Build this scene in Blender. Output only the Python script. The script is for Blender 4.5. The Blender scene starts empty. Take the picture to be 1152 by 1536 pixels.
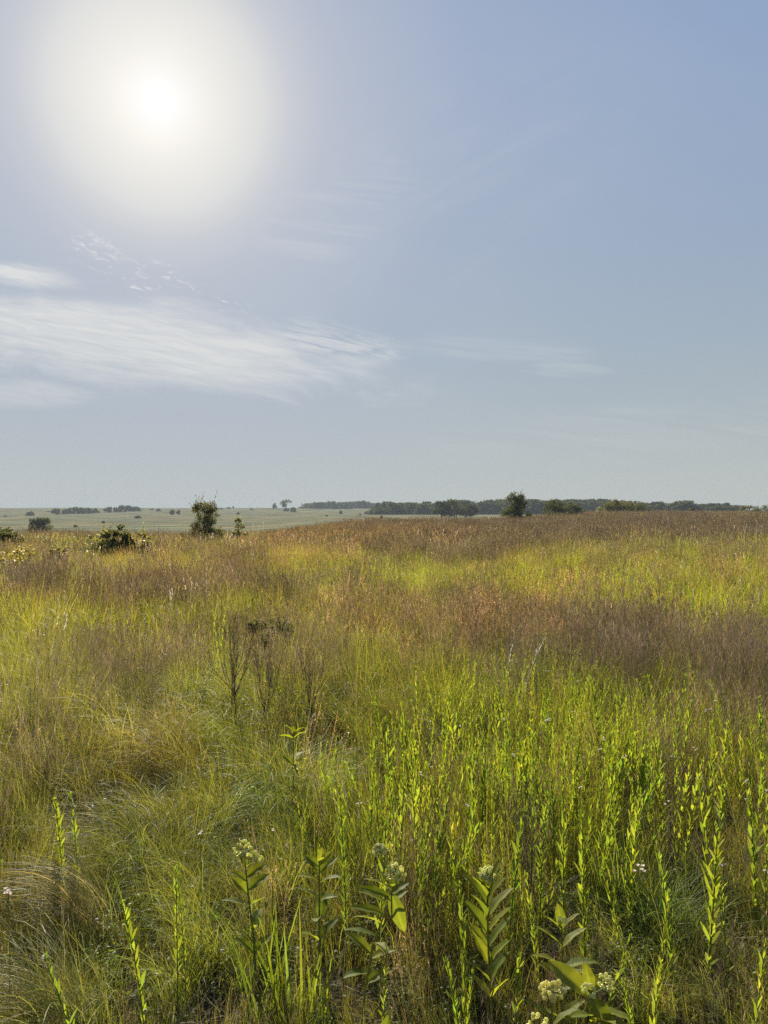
import bpy, math, random
import numpy as np
from mathutils import Vector

random.seed(7)
RNG = np.random.default_rng(11)
SC = bpy.context.scene
COL = SC.collection
PI = math.pi
FPX = 1154.0            # focal length in photograph pixels (1152 x 1536)
EYE = 1.6
SUN_EL, SUN_AZ = math.radians(27.2), math.radians(-16.3)   # azimuth from +Y towards +X
SUN = Vector((math.sin(SUN_AZ) * math.cos(SUN_EL), math.cos(SUN_AZ) * math.cos(SUN_EL), math.sin(SUN_EL)))

# ------------------------------------------------------------------ terrain
PL = ([0, 20, 30, 50, 70, 100, 150, 220, 320, 450, 600, 750, 900, 1000, 1150, 1400, 2500, 4200],
      [0, .0, -.12, -.5, -1.2, -2.35, -3.3, -3.6, -3.4, -2.6, -.6, 2.0, 5.0, 6.9, 7.2, 4, -4, -10])
PC = ([0, 40, 60, 90, 130, 200, 300, 400, 520, 700, 850, 950, 1100, 1400, 2500, 4200],
      [0, .03, .03, -.08, -.9, -1.6, -1.2, -.7, 0, 1.6, 4.6, 6.2, 6.5, 4, -4, -10])
PR = ([0, 40, 80, 120, 160, 220, 300, 500, 700, 1000, 2500, 4200],
      [0, .08, .38, .7, .92, .7, .2, .2, .4, .5, -3, -10])
def _prof(p, y):
    xs = np.array(p[0], float); zs = np.array(p[1], float)
    m = np.zeros_like(xs)
    d = np.diff(zs) / np.diff(xs)
    m[1:-1] = np.where(d[:-1] * d[1:] > 0, 2 * d[:-1] * d[1:] / (d[:-1] + d[1:] + 1e-12), 0)
    i = np.clip(np.searchsorted(xs, y) - 1, 0, len(xs) - 2)
    h = xs[i + 1] - xs[i]; t = np.clip((y - xs[i]) / h, 0, 1)
    return ((2*t**3 - 3*t**2 + 1) * zs[i] + (t**3 - 2*t**2 + t) * h * m[i]
            + (-2*t**3 + 3*t**2) * zs[i + 1] + (t**3 - t**2) * h * m[i + 1])
def sstep(a, b, x):
    t = np.clip((x - a) / (b - a), 0, 1)
    return t * t * (3 - 2 * t)
def ground_z(x, y):
    x = np.asarray(x, float); y = np.asarray(y, float)
    yy = np.maximum(y, 0)
    u = x / np.maximum(yy, 8.0)
    wl = 1 - sstep(-.22, 0.0, u); wr = sstep(.08, .30, u); wc = 1 - wl - wr
    z = wl * _prof(PL, yy) + wc * _prof(PC, yy) + wr * _prof(PR, yy)
    r = np.hypot(x, y)
    z = z + .035 * np.sin(x * 1.1 + .7) * np.sin(y * .9 + .4) * sstep(0, 6, r)
    z = z + .10 * np.sin(x * .11 + 1.3) * np.sin(y * .083) * sstep(10, 60, r)
    z = z + .35 * np.sin(x * .021 + .4) * np.sin(y * .017 + 1.) * sstep(250, 500, r)
    return z
def gz(x, y):
    return float(ground_z(np.array([x]), np.array([y]))[0])
def at(px, Y, dz=0.0):
    x = (px - 576) / FPX * Y
    return Vector((x, Y, gz(x, Y) + dz))
def top_h(px, py, Y):
    """height over the ground of what appears at row py, Y metres out"""
    x = (px - 576) / FPX * Y
    return EYE + (768 - py) / FPX * Y - gz(x, Y)

# value noise in the ground plane
_NT = RNG.random((256, 256))
def vnoise(x, y):
    xi = np.floor(x).astype(int); yi = np.floor(y).astype(int)
    fx = x - xi; fy = y - yi
    fx = fx*fx*(3 - 2*fx); fy = fy*fy*(3 - 2*fy)
    a = _NT[xi & 255, yi & 255]; b = _NT[(xi+1) & 255, yi & 255]
    c = _NT[xi & 255, (yi+1) & 255]; d = _NT[(xi+1) & 255, (yi+1) & 255]
    return (a*(1-fx) + b*fx)*(1-fy) + (c*(1-fx) + d*fx)*fy
def fbm(x, y):
    return .5*vnoise(x, y) + .3*vnoise(x*2.1+17, y*2.1+5) + .2*vnoise(x*4.3+41, y*4.3+9)

# ------------------------------------------------------------------ mesh helpers
class MB:
    def __init__(s): s.v, s.q, s.c, s.n = [], [], [], 0
    def add(s, v, q, c=(1, 1, 1)):
        v = np.asarray(v, float).reshape(-1, 3); q = np.asarray(q, int).reshape(-1, 4)
        c = np.asarray(c, float)
        if c.ndim == 1: c = np.tile(c, (len(v), 1))
        s.v.append(v); s.q.append(q + s.n); s.c.append(c); s.n += len(v)
        return s
    def mesh(s, name, mat, smooth=True):
        v = np.concatenate(s.v); q = np.concatenate(s.q); c = np.concatenate(s.c)
        me = bpy.data.meshes.new(name)
        me.vertices.add(len(v)); me.vertices.foreach_set('co', v.astype(np.float32).ravel())
        me.loops.add(q.size); me.loops.foreach_set('vertex_index', q.astype(np.int32).ravel())
        me.polygons.add(len(q))
        me.polygons.foreach_set('loop_start', (np.arange(len(q), dtype=np.int32) * 4))
        me.polygons.foreach_set('use_smooth', np.full(len(q), smooth))
        a = me.attributes.new('var', 'FLOAT_COLOR', 'POINT')
        a.data.foreach_set('color', np.concatenate([c, np.ones((len(c), 1))], 1).astype(np.float32).ravel())
        me.update(calc_edges=True); me.validate()
        if mat: me.materials.append(mat)
        return me
    def build(s, name, mat, parent=None, link=True, smooth=True):
        o = bpy.data.objects.new(name, s.mesh(name, mat, smooth))
        if link: COL.objects.link(o)
        if parent: o.parent = parent
        return o

def ribbons(mb, base, az, th0, curv, L, W, K=4, col=None, twist=None, pw=1.2, shape='blade', tipw=.06):
    """n curved tapering ribbons; returns centre points (n,K+1,3) and direction angles"""
    n = len(az); t = np.linspace(0, 1, K + 1)
    th = th0[:, None] + curv[:, None] * t[None, :] ** pw
    ds = L[:, None] / K
    thm = .5 * (th[:, 1:] + th[:, :-1])
    hx = np.concatenate([np.zeros((n, 1)), np.cumsum(np.sin(thm) * ds, 1)], 1)
    hz = np.concatenate([np.zeros((n, 1)), np.cumsum(np.cos(thm) * ds, 1)], 1)
    ca, sa = np.cos(az)[:, None], np.sin(az)[:, None]
    P = np.stack([base[:, 0:1] + hx * ca, base[:, 1:2] + hx * sa, base[:, 2:3] + hz], -1)
    if shape == 'blade': w = 1 - t ** 2.2 * (1 - tipw)
    elif shape == 'leaf': w = np.maximum(np.sin(PI * np.clip(t * .94 + .03, 0, 1)) ** .8, .08)
    else: w = 1 - t * .6
    if twist is None: twist = RNG.normal(0, .5, n)
    perp = np.stack([-sa * np.ones_like(th), ca * np.ones_like(th), np.zeros_like(th)], -1)
    nrm = np.stack([np.cos(th) * ca, np.cos(th) * sa, -np.sin(th)], -1)
    tw = twist[:, None, None]
    wv = (perp * np.cos(tw) + nrm * np.sin(tw)) * (w[None, :, None] * W[:, None, None] * .5)
    V = np.stack([P - wv, P + wv], 2).reshape(-1, 3)
    i = np.arange(n)[:, None] * (2 * (K + 1)) + np.arange(K)[None, :] * 2
    Q = np.stack([i, i + 1, i + 3, i + 2], -1).reshape(-1, 4)
    if col is None: col = np.ones((n, 3))
    C = np.repeat(col, 2 * (K + 1), 0)
    mb.add(V, Q, C)
    return P, th

def tube(mb, pts, rad, n=6, col=(1, 1, 1)):
    pts = [Vector(p) for p in pts]; V = []
    for i, p in enumerate(pts):
        d = (pts[min(i + 1, len(pts) - 1)] - pts[max(i - 1, 0)]).normalized()
        a = d.orthogonal().normalized() if i == 0 else (a - d * a.dot(d)).normalized()
        b = d.cross(a)
        for k in range(n):
            g = 2 * PI * k / n
            V.append(p + (a * math.cos(g) + b * math.sin(g)) * rad[i])
    Q = [[i*n + k, i*n + (k+1) % n, (i+1)*n + (k+1) % n, (i+1)*n + k] for i in range(len(pts)-1) for k in range(n)]
    mb.add([tuple(v) for v in V], Q, col)

def ball(mb, c, r, sub=2, col=(1, 1, 1), squash=1.0, rough=0.0):
    g = np.linspace(-1, 1, sub + 1)
    for ax in range(3):
        for sg in (-1, 1):
            A, B = np.meshgrid(g, g, indexing='ij')
            p = np.zeros((sub + 1, sub + 1, 3))
            p[..., ax] = sg; p[..., (ax+1) % 3] = A * sg; p[..., (ax+2) % 3] = B
            p /= np.linalg.norm(p, axis=-1, keepdims=True)
            if rough: p = p * (1 + rough * np.sin(p[..., :1]*19) * np.sin(p[..., 1:2]*17) * np.sin(p[..., 2:]*15))
            p = p * r; p[..., 2] *= squash
            i = np.arange(sub)[:, None] * (sub + 1) + np.arange(sub)[None, :]
            mb.add(p.reshape(-1, 3) + np.array(c), np.stack([i, i + sub + 1, i + sub + 2, i + 1], -1).reshape(-1, 4), col)

def broad_leaf(mb, base, az, elev, L, W, droop=.5, fold=.35, roll=0.0, col=(1, 1, 1), nu=9, nv=4, wave=.0):
    """a broad leaf with a folded midrib, petiole at base"""
    t = np.linspace(0, 1, nu); s = np.linspace(-1, 1, 2 * nv + 1)
    el = elev - droop * t ** 1.3
    dx = np.concatenate([[0], np.cumsum(np.cos(.5*(el[1:] + el[:-1]))) * L / (nu - 1)])
    dz = np.concatenate([[0], np.cumsum(np.sin(.5*(el[1:] + el[:-1]))) * L / (nu - 1)])
    w = W * .5 * np.sin(PI * np.clip(t, .0, 1) ** .85) ** .75 + .0008
    w[0] = .0018; w[-1] = .0012
    V = np.zeros((nu, 2*nv + 1, 3)); C = np.ones((nu, 2*nv+1, 3)) * np.array(col)
    for i in range(nu):
        up = np.array([-math.sin(el[i]), 0, math.cos(el[i])])
        side = np.array([0, 1, 0])
        f = fold * (1 - .4 * t[i])
        for j in range(2*nv + 1):
            off = w[i] * s[j]
            V[i, j] = np.array([dx[i], 0, dz[i]]) + side * off * math.cos(f) + up * (abs(off) * math.sin(f) + wave * w[i] * abs(s[j]) * math.sin(t[i] * 16 + (s[j] > 0) * 1.7))
        C[i, nv] = np.minimum(np.array(col) * 1.35 + .04, 2)
        if i % 2: C[i] *= .94
    if roll:
        cr, sr = math.cos(roll), math.sin(roll)
        e0 = np.array([math.cos(elev), 0, math.sin(elev)])
        def rot(p): return p * cr + np.cross(e0, p) * sr + e0 * (p @ e0)[..., None] * (1 - cr)
        V = rot(V)
    ca, sa = math.cos(az), math.sin(az)
    X = V[..., 0] * ca - V[..., 1] * sa; Yv = V[..., 0] * sa + V[..., 1] * ca
    V = np.stack([X, Yv, V[..., 2]], -1) + np.array(base)
    m = 2*nv + 1
    i = np.arange(nu - 1)[:, None] * m + np.arange(m - 1)[None, :]
    mb.add(V.reshape(-1, 3), np.stack([i, i + m, i + m + 1, i + 1], -1).reshape(-1, 4), C.reshape(-1, 3))

def tag(o, label=None, cat=None, group=None, kind=None):
    if label: o['label'] = label
    if cat: o['category'] = cat
    if group: o['group'] = group
    if kind: o['kind'] = kind
    return o
def thing(name, loc, label, cat, group=None, rz=0.0):
    o = bpy.data.objects.new(name, None); COL.objects.link(o)
    o.empty_display_size = .1
    o.location = loc; o.rotation_euler = (0, 0, rz)
    return tag(o, label, cat, group)
def copy_tree(root, loc, rz=0.0, scale=(1, 1, 1), label=None, group=None):
    r = root.copy(); COL.objects.link(r); r.location = loc; r.rotation_euler = (0, 0, rz); r.scale = scale
    if label: r['label'] = label
    if group: r['group'] = group
    for ch in root.children:
        c = ch.copy(); COL.objects.link(c); c.parent = r
        for g in ch.children:
            d = g.copy(); COL.objects.link(d); d.parent = c
    return r

# ------------------------------------------------------------------ materials
def new_mat(name):
    m = bpy.data.materials.new(name); m.use_nodes = True
    nt = m.node_tree; nt.nodes.clear()
    return m, nt, nt.nodes, nt.links
def leaf_mat(name, color=None, trans=.5, rough=.45, spec=.4, warm=(1.25, 1.12, .55)):
    """thin plant tissue: reflects one part of the light and lets another part through"""
    m, nt, N, Lk = new_mat(name)
    out = N.new('ShaderNodeOutputMaterial'); mix = N.new('ShaderNodeMixShader'); mix.inputs[0].default_value = trans
    pr = N.new('ShaderNodeBsdfPrincipled'); tr = N.new('ShaderNodeBsdfTranslucent')
    pr.inputs['Roughness'].default_value = rough; pr.inputs['Specular IOR Level'].default_value = spec
    var = N.new('ShaderNodeAttribute'); var.attribute_name = 'var'
    mul = N.new('ShaderNodeMix'); mul.data_type = 'RGBA'; mul.blend_type = 'MULTIPLY'; mul.inputs[0].default_value = 1
    Lk.new(var.outputs['Color'], mul.inputs[6])
    if color is None:
        t = N.new('ShaderNodeAttribute'); t.attribute_type = 'INSTANCER'; t.attribute_name = 'tint'
        Lk.new(t.outputs['Color'], mul.inputs[7])
    else:
        oi = N.new('ShaderNodeObjectInfo'); rr = N.new('ShaderNodeValToRGB')
        rr.color_ramp.elements[0].color = (*[c * k for c, k in zip(color, (.72, .80, .85))], 1)
        rr.color_ramp.elements[1].color = (*[min(c * k, 1) for c, k in zip(color, (1.25, 1.12, 1.1))], 1)
        Lk.new(oi.outputs['Random'], rr.inputs[0]); Lk.new(rr.outputs[0], mul.inputs[7])
    w = N.new('ShaderNodeMix'); w.data_type = 'RGBA'; w.blend_type = 'MULTIPLY'; w.inputs[0].default_value = 1
    Lk.new(mul.outputs[2], w.inputs[6]); w.inputs[7].default_value = (*warm, 1)
    Lk.new(mul.outputs[2], pr.inputs['Base Color']); Lk.new(w.outputs[2], tr.inputs['Color'])
    Lk.new(pr.outputs[0], mix.inputs[1]); Lk.new(tr.outputs[0], mix.inputs[2]); Lk.new(mix.outputs[0], out.inputs[0])
    return m
def solid_mat(name, color, rough=.7, noise=25.0, amp=.35, spec=.2):
    m, nt, N, Lk = new_mat(name)
    out = N.new('ShaderNodeOutputMaterial'); pr = N.new('ShaderNodeBsdfPrincipled')
    tc = N.new('ShaderNodeTexCoord'); nz = N.new('ShaderNodeTexNoise'); nz.inputs['Scale'].default_value = noise
    nz.inputs['Detail'].default_value = 4
    rp = N.new('ShaderNodeValToRGB')
    rp.color_ramp.elements[0].position = .3; rp.color_ramp.elements[1].position = .7
    rp.color_ramp.elements[0].color = (*[c * (1 - amp) for c in color], 1)
    rp.color_ramp.elements[1].color = (*[min(c * (1 + amp), 1) for c in color], 1)
    Lk.new(tc.outputs['Object'], nz.inputs['Vector']); Lk.new(nz.outputs[0], rp.inputs[0]); Lk.new(rp.outputs[0], pr.inputs['Base Color'])
    pr.inputs['Roughness'].default_value = rough; pr.inputs['Specular IOR Level'].default_value = spec
    Lk.new(pr.outputs[0], out.inputs[0])
    return m

M_GRASS = leaf_mat('grass_blade', None, .50, .5, .15, warm=(1.2, 1.18, .55))
M_SEED = leaf_mat('seed_stem', None, .45, .6, .3, warm=(1.06, 1.0, .85))
M_STALK = leaf_mat('stalk_leaf', (.27, .318, .042), .58, .5, .15, (1.12, 1.15, .5))
M_STEM = leaf_mat('green_stem', (.20, .23, .05), .25, .5, .4)
M_MILK = leaf_mat('milkweed_leaf', (.20, .235, .04), .64, .55, .10, warm=(1.3, 1.2, .35))
M_BLOOM = leaf_mat('milkweed_bloom', (.93, .90, .50), .66, .7, .05, warm=(1.1, 1.08, .6))
M_WHITE = leaf_mat('white_petal', (.78, .74, .66), .4, .6, .3, warm=(1, .98, .9))
M_FLUFF = leaf_mat('seed_fluff', (.75, .72, .64), .5, .8, .1, warm=(1, .97, .85))
M_TWIG = solid_mat('reddish_twig', (.15, .10, .082), .75, 40, .4)
M_BARK = solid_mat('bark', (.07, .055, .042), .9, 6, .4)
M_TREE = leaf_mat('tree_leaf', (.072, .088, .036), .42, .75, .04, warm=(1.3, 1.15, .5))
M_BUSH = leaf_mat('bush_leaf', (.095, .105, .034), .48, .65, .08, warm=(1.3, 1.15, .5))
M_YBUSH = leaf_mat('pale_bush_leaf', (.24, .225, .085), .55, .5, .35, warm=(1.2, 1.1, .5))

# ------------------------------------------------------------------ meadow plants: one proto per species, level and variant
def disc(n, r):
    a = RNG.uniform(0, 2*PI, n); d = r * np.sqrt(RNG.random(n))
    return np.stack([d * np.cos(a), d * np.sin(a), np.full(n, -.01)], 1)
def bladecol(n, dead=.12, spread=.22):
    c = np.ones((n, 3)) * RNG.normal(1, spread, (n, 1)).clip(.45, 1.7)
    c[:, 0] *= RNG.normal(1, .08, n); c[:, 2] *= RNG.normal(1, .2, n).clip(.4, 2)
    k = RNG.random(n) < dead
    c[k] *= np.array([1.22, 1.04, 1.7])
    return c
def U(a, b, n): return RNG.uniform(a, b, n)

def sp_green(r, wm, nm, K=4):
    mb = MB(); n = int(46 * nm)
    ribbons(mb, disc(n, r), U(0, 2*PI, n), U(0, .5, n), U(.1, 1.4, n), U(.2, .5, n), U(.0022, .004, n) * wm, K, bladecol(n))
    n = int(9 * nm)          # seed stems with a narrow head
    c = bladecol(n, .7)
    P, th = ribbons(mb, disc(n, r), U(0, 2*PI, n), U(0, .18, n), U(.0, .35, n), U(.36, .58, n), U(.0012, .002, n) * wm, K, c, shape='stem')
    tip = P[:, -1]; m = 5
    for j in range(m):
        b = P[:, -1] * (1 - .09 * j) + P[:, -2] * (.09 * j)
        ribbons(mb, b, U(0, 2*PI, n), U(.1, .5, n), U(-.2, .3, n), U(.012, .03, n) * (wm ** .5), U(.002, .0035, n) * wm, 1, c * np.array([1.3, 1.2, 1.7]) * np.where(RNG.random(n) < .2, 1.6, .9)[:, None], shape='leaf')
    return mb
def sp_droop(r, wm, nm, K=7):
    mb = MB(); n = int(78 * nm)
    az = RNG.normal(0, .9, n)
    c = bladecol(n, .18)
    ribbons(mb, disc(n, r), az, U(.05, .55, n), U(1.0, 2.1, n), U(.28, .6, n), U(.0014, .0026, n) * wm, K, c, pw=1.5)
    n = int(26 * nm)
    ribbons(mb, disc(n, r * 1.2), U(0, 2*PI, n), U(.0, .5, n), U(.4, 1.6, n), U(.2, .42, n), U(.0016, .003, n) * wm, 4, bladecol(n, .2))
    return mb
def sp_purple(r, wm, nm, K=4):
    mb = MB(); n = int(24 * nm)
    c = bladecol(n, .1, .25)
    P, th = ribbons(mb, disc(n, r), U(0, 2*PI, n), U(0, .22, n), U(.0, .5, n), U(.40, .70, n), U(.0013, .002, n) * wm, K, c * np.array([1.0, 1.05, .9]), shape='stem')
    for j in range(9):
        f = RNG.random((n, 1))
        b = P[:, -1] * f + P[:, -2] * (1 - f)
        ribbons(mb, b, U(0, 2*PI, n), U(.15, .55, n), U(-.3, .2, n), U(.025, .06, n), U(.0012, .0024, n) * wm, 2, c * (U(.75, 1.3, n) * np.where(RNG.random(n) < .10, 2.6, 1))[:, None], shape='leaf')
    k = int(16 * nm)
    cc = bladecol(k, .4, .2) * np.array([1.25, 1.6, .62])
    ribbons(mb, disc(k, r * 1.1), U(0, 2*PI, k), U(.0, .4, k), U(.2, 1.0, k), U(.18, .36, k), U(.0018, .003, k) * wm, K, cc)
    return mb
def sp_tan(r, wm, nm, K=4):
    mb = MB(); n = int(30 * nm)
    c = bladecol(n, .1, .2)
    P, th = ribbons(mb, disc(n, r), U(0, 2*PI, n), U(0, .2, n), U(.0, .5, n), U(.32, .58, n), U(.0013, .002, n) * wm, K, c * .8, shape='stem')
    for j in range(9):
        f = U(.0, 1.0, n)[:, None]
        b = P[:, -1] * f + P[:, -2] * (1 - f)
        ribbons(mb, b, U(0, 2*PI, n), U(.2, .9, n), U(-.2, .6, n), U(.010, .02, n) * wm ** .5, U(.0016, .003, n) * wm, 2, c * (U(.8, 1.4, n) * np.where(RNG.random(n) < .2, 1.8, 1))[:, None], shape='leaf')
    k = int(18 * nm)
    ribbons(mb, disc(k, r), U(0, 2*PI, k), U(.0, .4, k), U(.2, 1.2, k), U(.15, .35, k), U(.0018, .003, k) * wm, K, bladecol(k) * np.array([.8, 1.1, .7]))
    return mb
def stalk_geo(mb, base, h, wm=1., nl=26, lean=0.12, K=3, leafL=(.035, .065), leafW=(.007, .012), col=None, az=None, budcol=(.85, .9, 1.0)):
    az = RNG.uniform(0, 2*PI) if az is None else az
    P, th = ribbons(mb, np.array([base]), np.array([az]), np.array([lean * .3]), np.array([lean]), np.array([h]), np.array([.0045 * wm]), 6, np.array([[.75, .8, .9]]), shape='stem', twist=np.zeros(1))
    P = P[0]
    t = np.linspace(.14, .98, nl); k = t * 6; i = np.minimum(k.astype(int), 5); f = (k - i)[:, None]
    b = P[i] * (1 - f) + P[i + 1] * f
    a = np.arange(nl) * 2.4 + RNG.uniform(0, 6)
    sz = np.where(t > .8, 1.0 - (t - .8) * 2.6, 1.0) * (0.7 + .3 * np.minimum(t / .4, 1))
    c = bladecol(nl, .05, .14) if col is None else col * bladecol(nl, .05, .14)
    ribbons(mb, b, a, U(.10, .34, nl) + (1 - t) * .22, U(-.08, .3, nl) + (1 - t) * .25, U(*leafL, nl) * sz, U(*leafW, nl) * sz * wm, K, c, shape='leaf', twist=RNG.normal(0, .35, nl))
    n = 10                                           # bud cluster at the tip
    ribbons(mb, np.repeat(P[-1:], n, 0) + RNG.normal(0, .003, (n, 3)), U(0, 2*PI, n), U(0, .9, n), U(-.3, .3, n), U(.010, .02, n), U(.003, .005, n) * wm, 2, np.ones((n, 3)) * np.array(budcol), shape='leaf')
    return P
def sp_leafy(r, wm, nm, K=3):
    mb = MB(); n = max(3, int(5 * nm))
    for b in disc(n, r): stalk_geo(mb, b, RNG.uniform(.30, .56), wm * .8, (38 if wm < 2 else 24) if wm < 3 else 12, RNG.uniform(.02, .35), 2 if wm > 1.5 else 3, (.020, .044), (.0045, .0085), col=np.array([1, 1, 1]) * RNG.uniform(.75, 1.15))
    k = int(40 * nm)
    ribbons(mb, disc(k, r * 1.1), U(0, 2*PI, k), U(.0, .5, k), U(.1, 1.0, k), U(.16, .4, k), U(.002, .0035, k) * wm, 4, bladecol(k, .2) * np.array([.8, .8, .9]))
    return mb
def sp_forb(r, wm, nm, K=2):
    mb = MB(); n = int(13 * nm)
    P, th = ribbons(mb, disc(n, r), U(0, 2*PI, n), U(0, .5, n), U(.0, .6, n), U(.10, .30, n), U(.0014, .002, n) * wm, 4, bladecol(n) * .8, shape='stem')
    for j in range(13):
        k = RNG.integers(1, 5, n); f = U(0, 1, n)[:, None]
        b = P[np.arange(n), k] * f + P[np.arange(n), k - 1] * (1 - f)
        ribbons(mb, b, U(0, 2*PI, n), U(.5, 1.5, n), U(.0, .7, n), U(.012, .034, n), U(.006, .012, n) * wm, 3, bladecol(n, .05), shape='leaf')
    return mb
def sp_thatch(r, wm, nm, K=3):
    mb = MB(); n = int(46 * nm)
    b = disc(n, r); b[:, 2] = U(.0, .14, n)
    ribbons(mb, b, U(0, 2*PI, n), U(.7, 1.6, n), U(-.2, .5, n), U(.12, .42, n), U(.0014, .003, n) * wm, K, bladecol(n, .3, .35))
    return mb
def sp_broad(r, wm, nm, K=6):
    mb = MB(); n = int(15 * nm)
    ribbons(mb, disc(n, r), U(0, 2*PI, n), U(0.02, .35, n), U(.0, .7, n), U(.26, .46, n), U(.006, .010, n) * wm, K, bladecol(n, .05, .15), twist=RNG.normal(0, .8, n))
    n = int(25 * nm)
    ribbons(mb, disc(n, r), U(0, 2*PI, n), U(0, .5, n), U(.1, 1.2, n), U(.16, .4, n), U(.002, .004, n) * wm, K, bladecol(n, .2))
    return mb
def sp_plume(r, wm, nm, K=3):
    mb = MB(); n = 3
    P, th = ribbons(mb, disc(n, r), U(0, 2*PI, n), U(0, .12, n), U(.0, .2, n), U(.5, .75, n), U(.0014, .002, n) * wm, 4, np.ones((n, 3)) * .6, shape='stem')
    for j in range(12):
        f = U(0, .9, n)[:, None]; b = P[:, -1] * f + P[:, -2] * (1 - f)
        ribbons(mb, b, U(0, 2*PI, n), U(.1, .7, n), U(-.2, .4, n), U(.015, .035, n), U(.002, .004, n) * wm, 2, np.ones((n, 3)), shape='leaf')
    return mb

# level: radius, width factor, number factor
LOD = [(.09, 1.0, 1.0), (.22, 2.1, 1.25), (.45, 4.2, 1.5), (.95, 9.0, 1.9)]
LODN = [4, 3, 3, 3]
SPEC = {
    'green':  (sp_green,  'meadow_grass',   M_GRASS, 'olive green meadow grass filling the field up to the crest'),
    'droop':  (sp_droop,  'arching_grass',  M_GRASS, 'fine golden green grass arching over in soft tussocks'),
    'purple': (sp_purple, 'brown_seed_grass', M_SEED, 'thin purplish brown seed grass standing in hazy bands across the field'),
    'tan':    (sp_tan,    'rusty_seed_grass', M_SEED, 'orange tan seeding grass in dry patches of the middle field'),
    'leafy':  (sp_leafy,  'leafy_weeds',    M_GRASS, 'dense yellow green leafy weeds in the near right part of the field'),
    'forb':   (sp_forb,   'ground_cover',   M_GRASS, 'low small leaved plants under the grass, green darkened to suggest shade'),
    'thatch': (sp_thatch, 'dead_thatch',    M_SEED, 'dry straw coloured dead stems lying between the grass'),
    'broad':  (sp_broad,  'broad_bladed_grass', M_GRASS, 'bright wide bladed grass in upright tufts near the front'),
    'plume':  (sp_plume,  'feathery_seed_heads', M_FLUFF, 'pale feathery white seed heads dotted over the field'),
}
NAMES = list(SPEC)

# ------------------------------------------------------------------ what grows where (ground positions, named by where the photo shows them)
BASE = {   # tint of each species, real leaf colour but forb and thatch darkened as gap shade
    'green': (.240, .232, .044), 'droop': (.260, .264, .064), 'purple': (.144, .109, .064), 'tan': (.34, .235, .105),
    'leafy': (.258, .292, .036), 'forb': (.125, .155, .034), 'thatch': (.19, .165, .085), 'broad': (.24, .275, .040), 'plume': (.9, .9, .9)}
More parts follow.
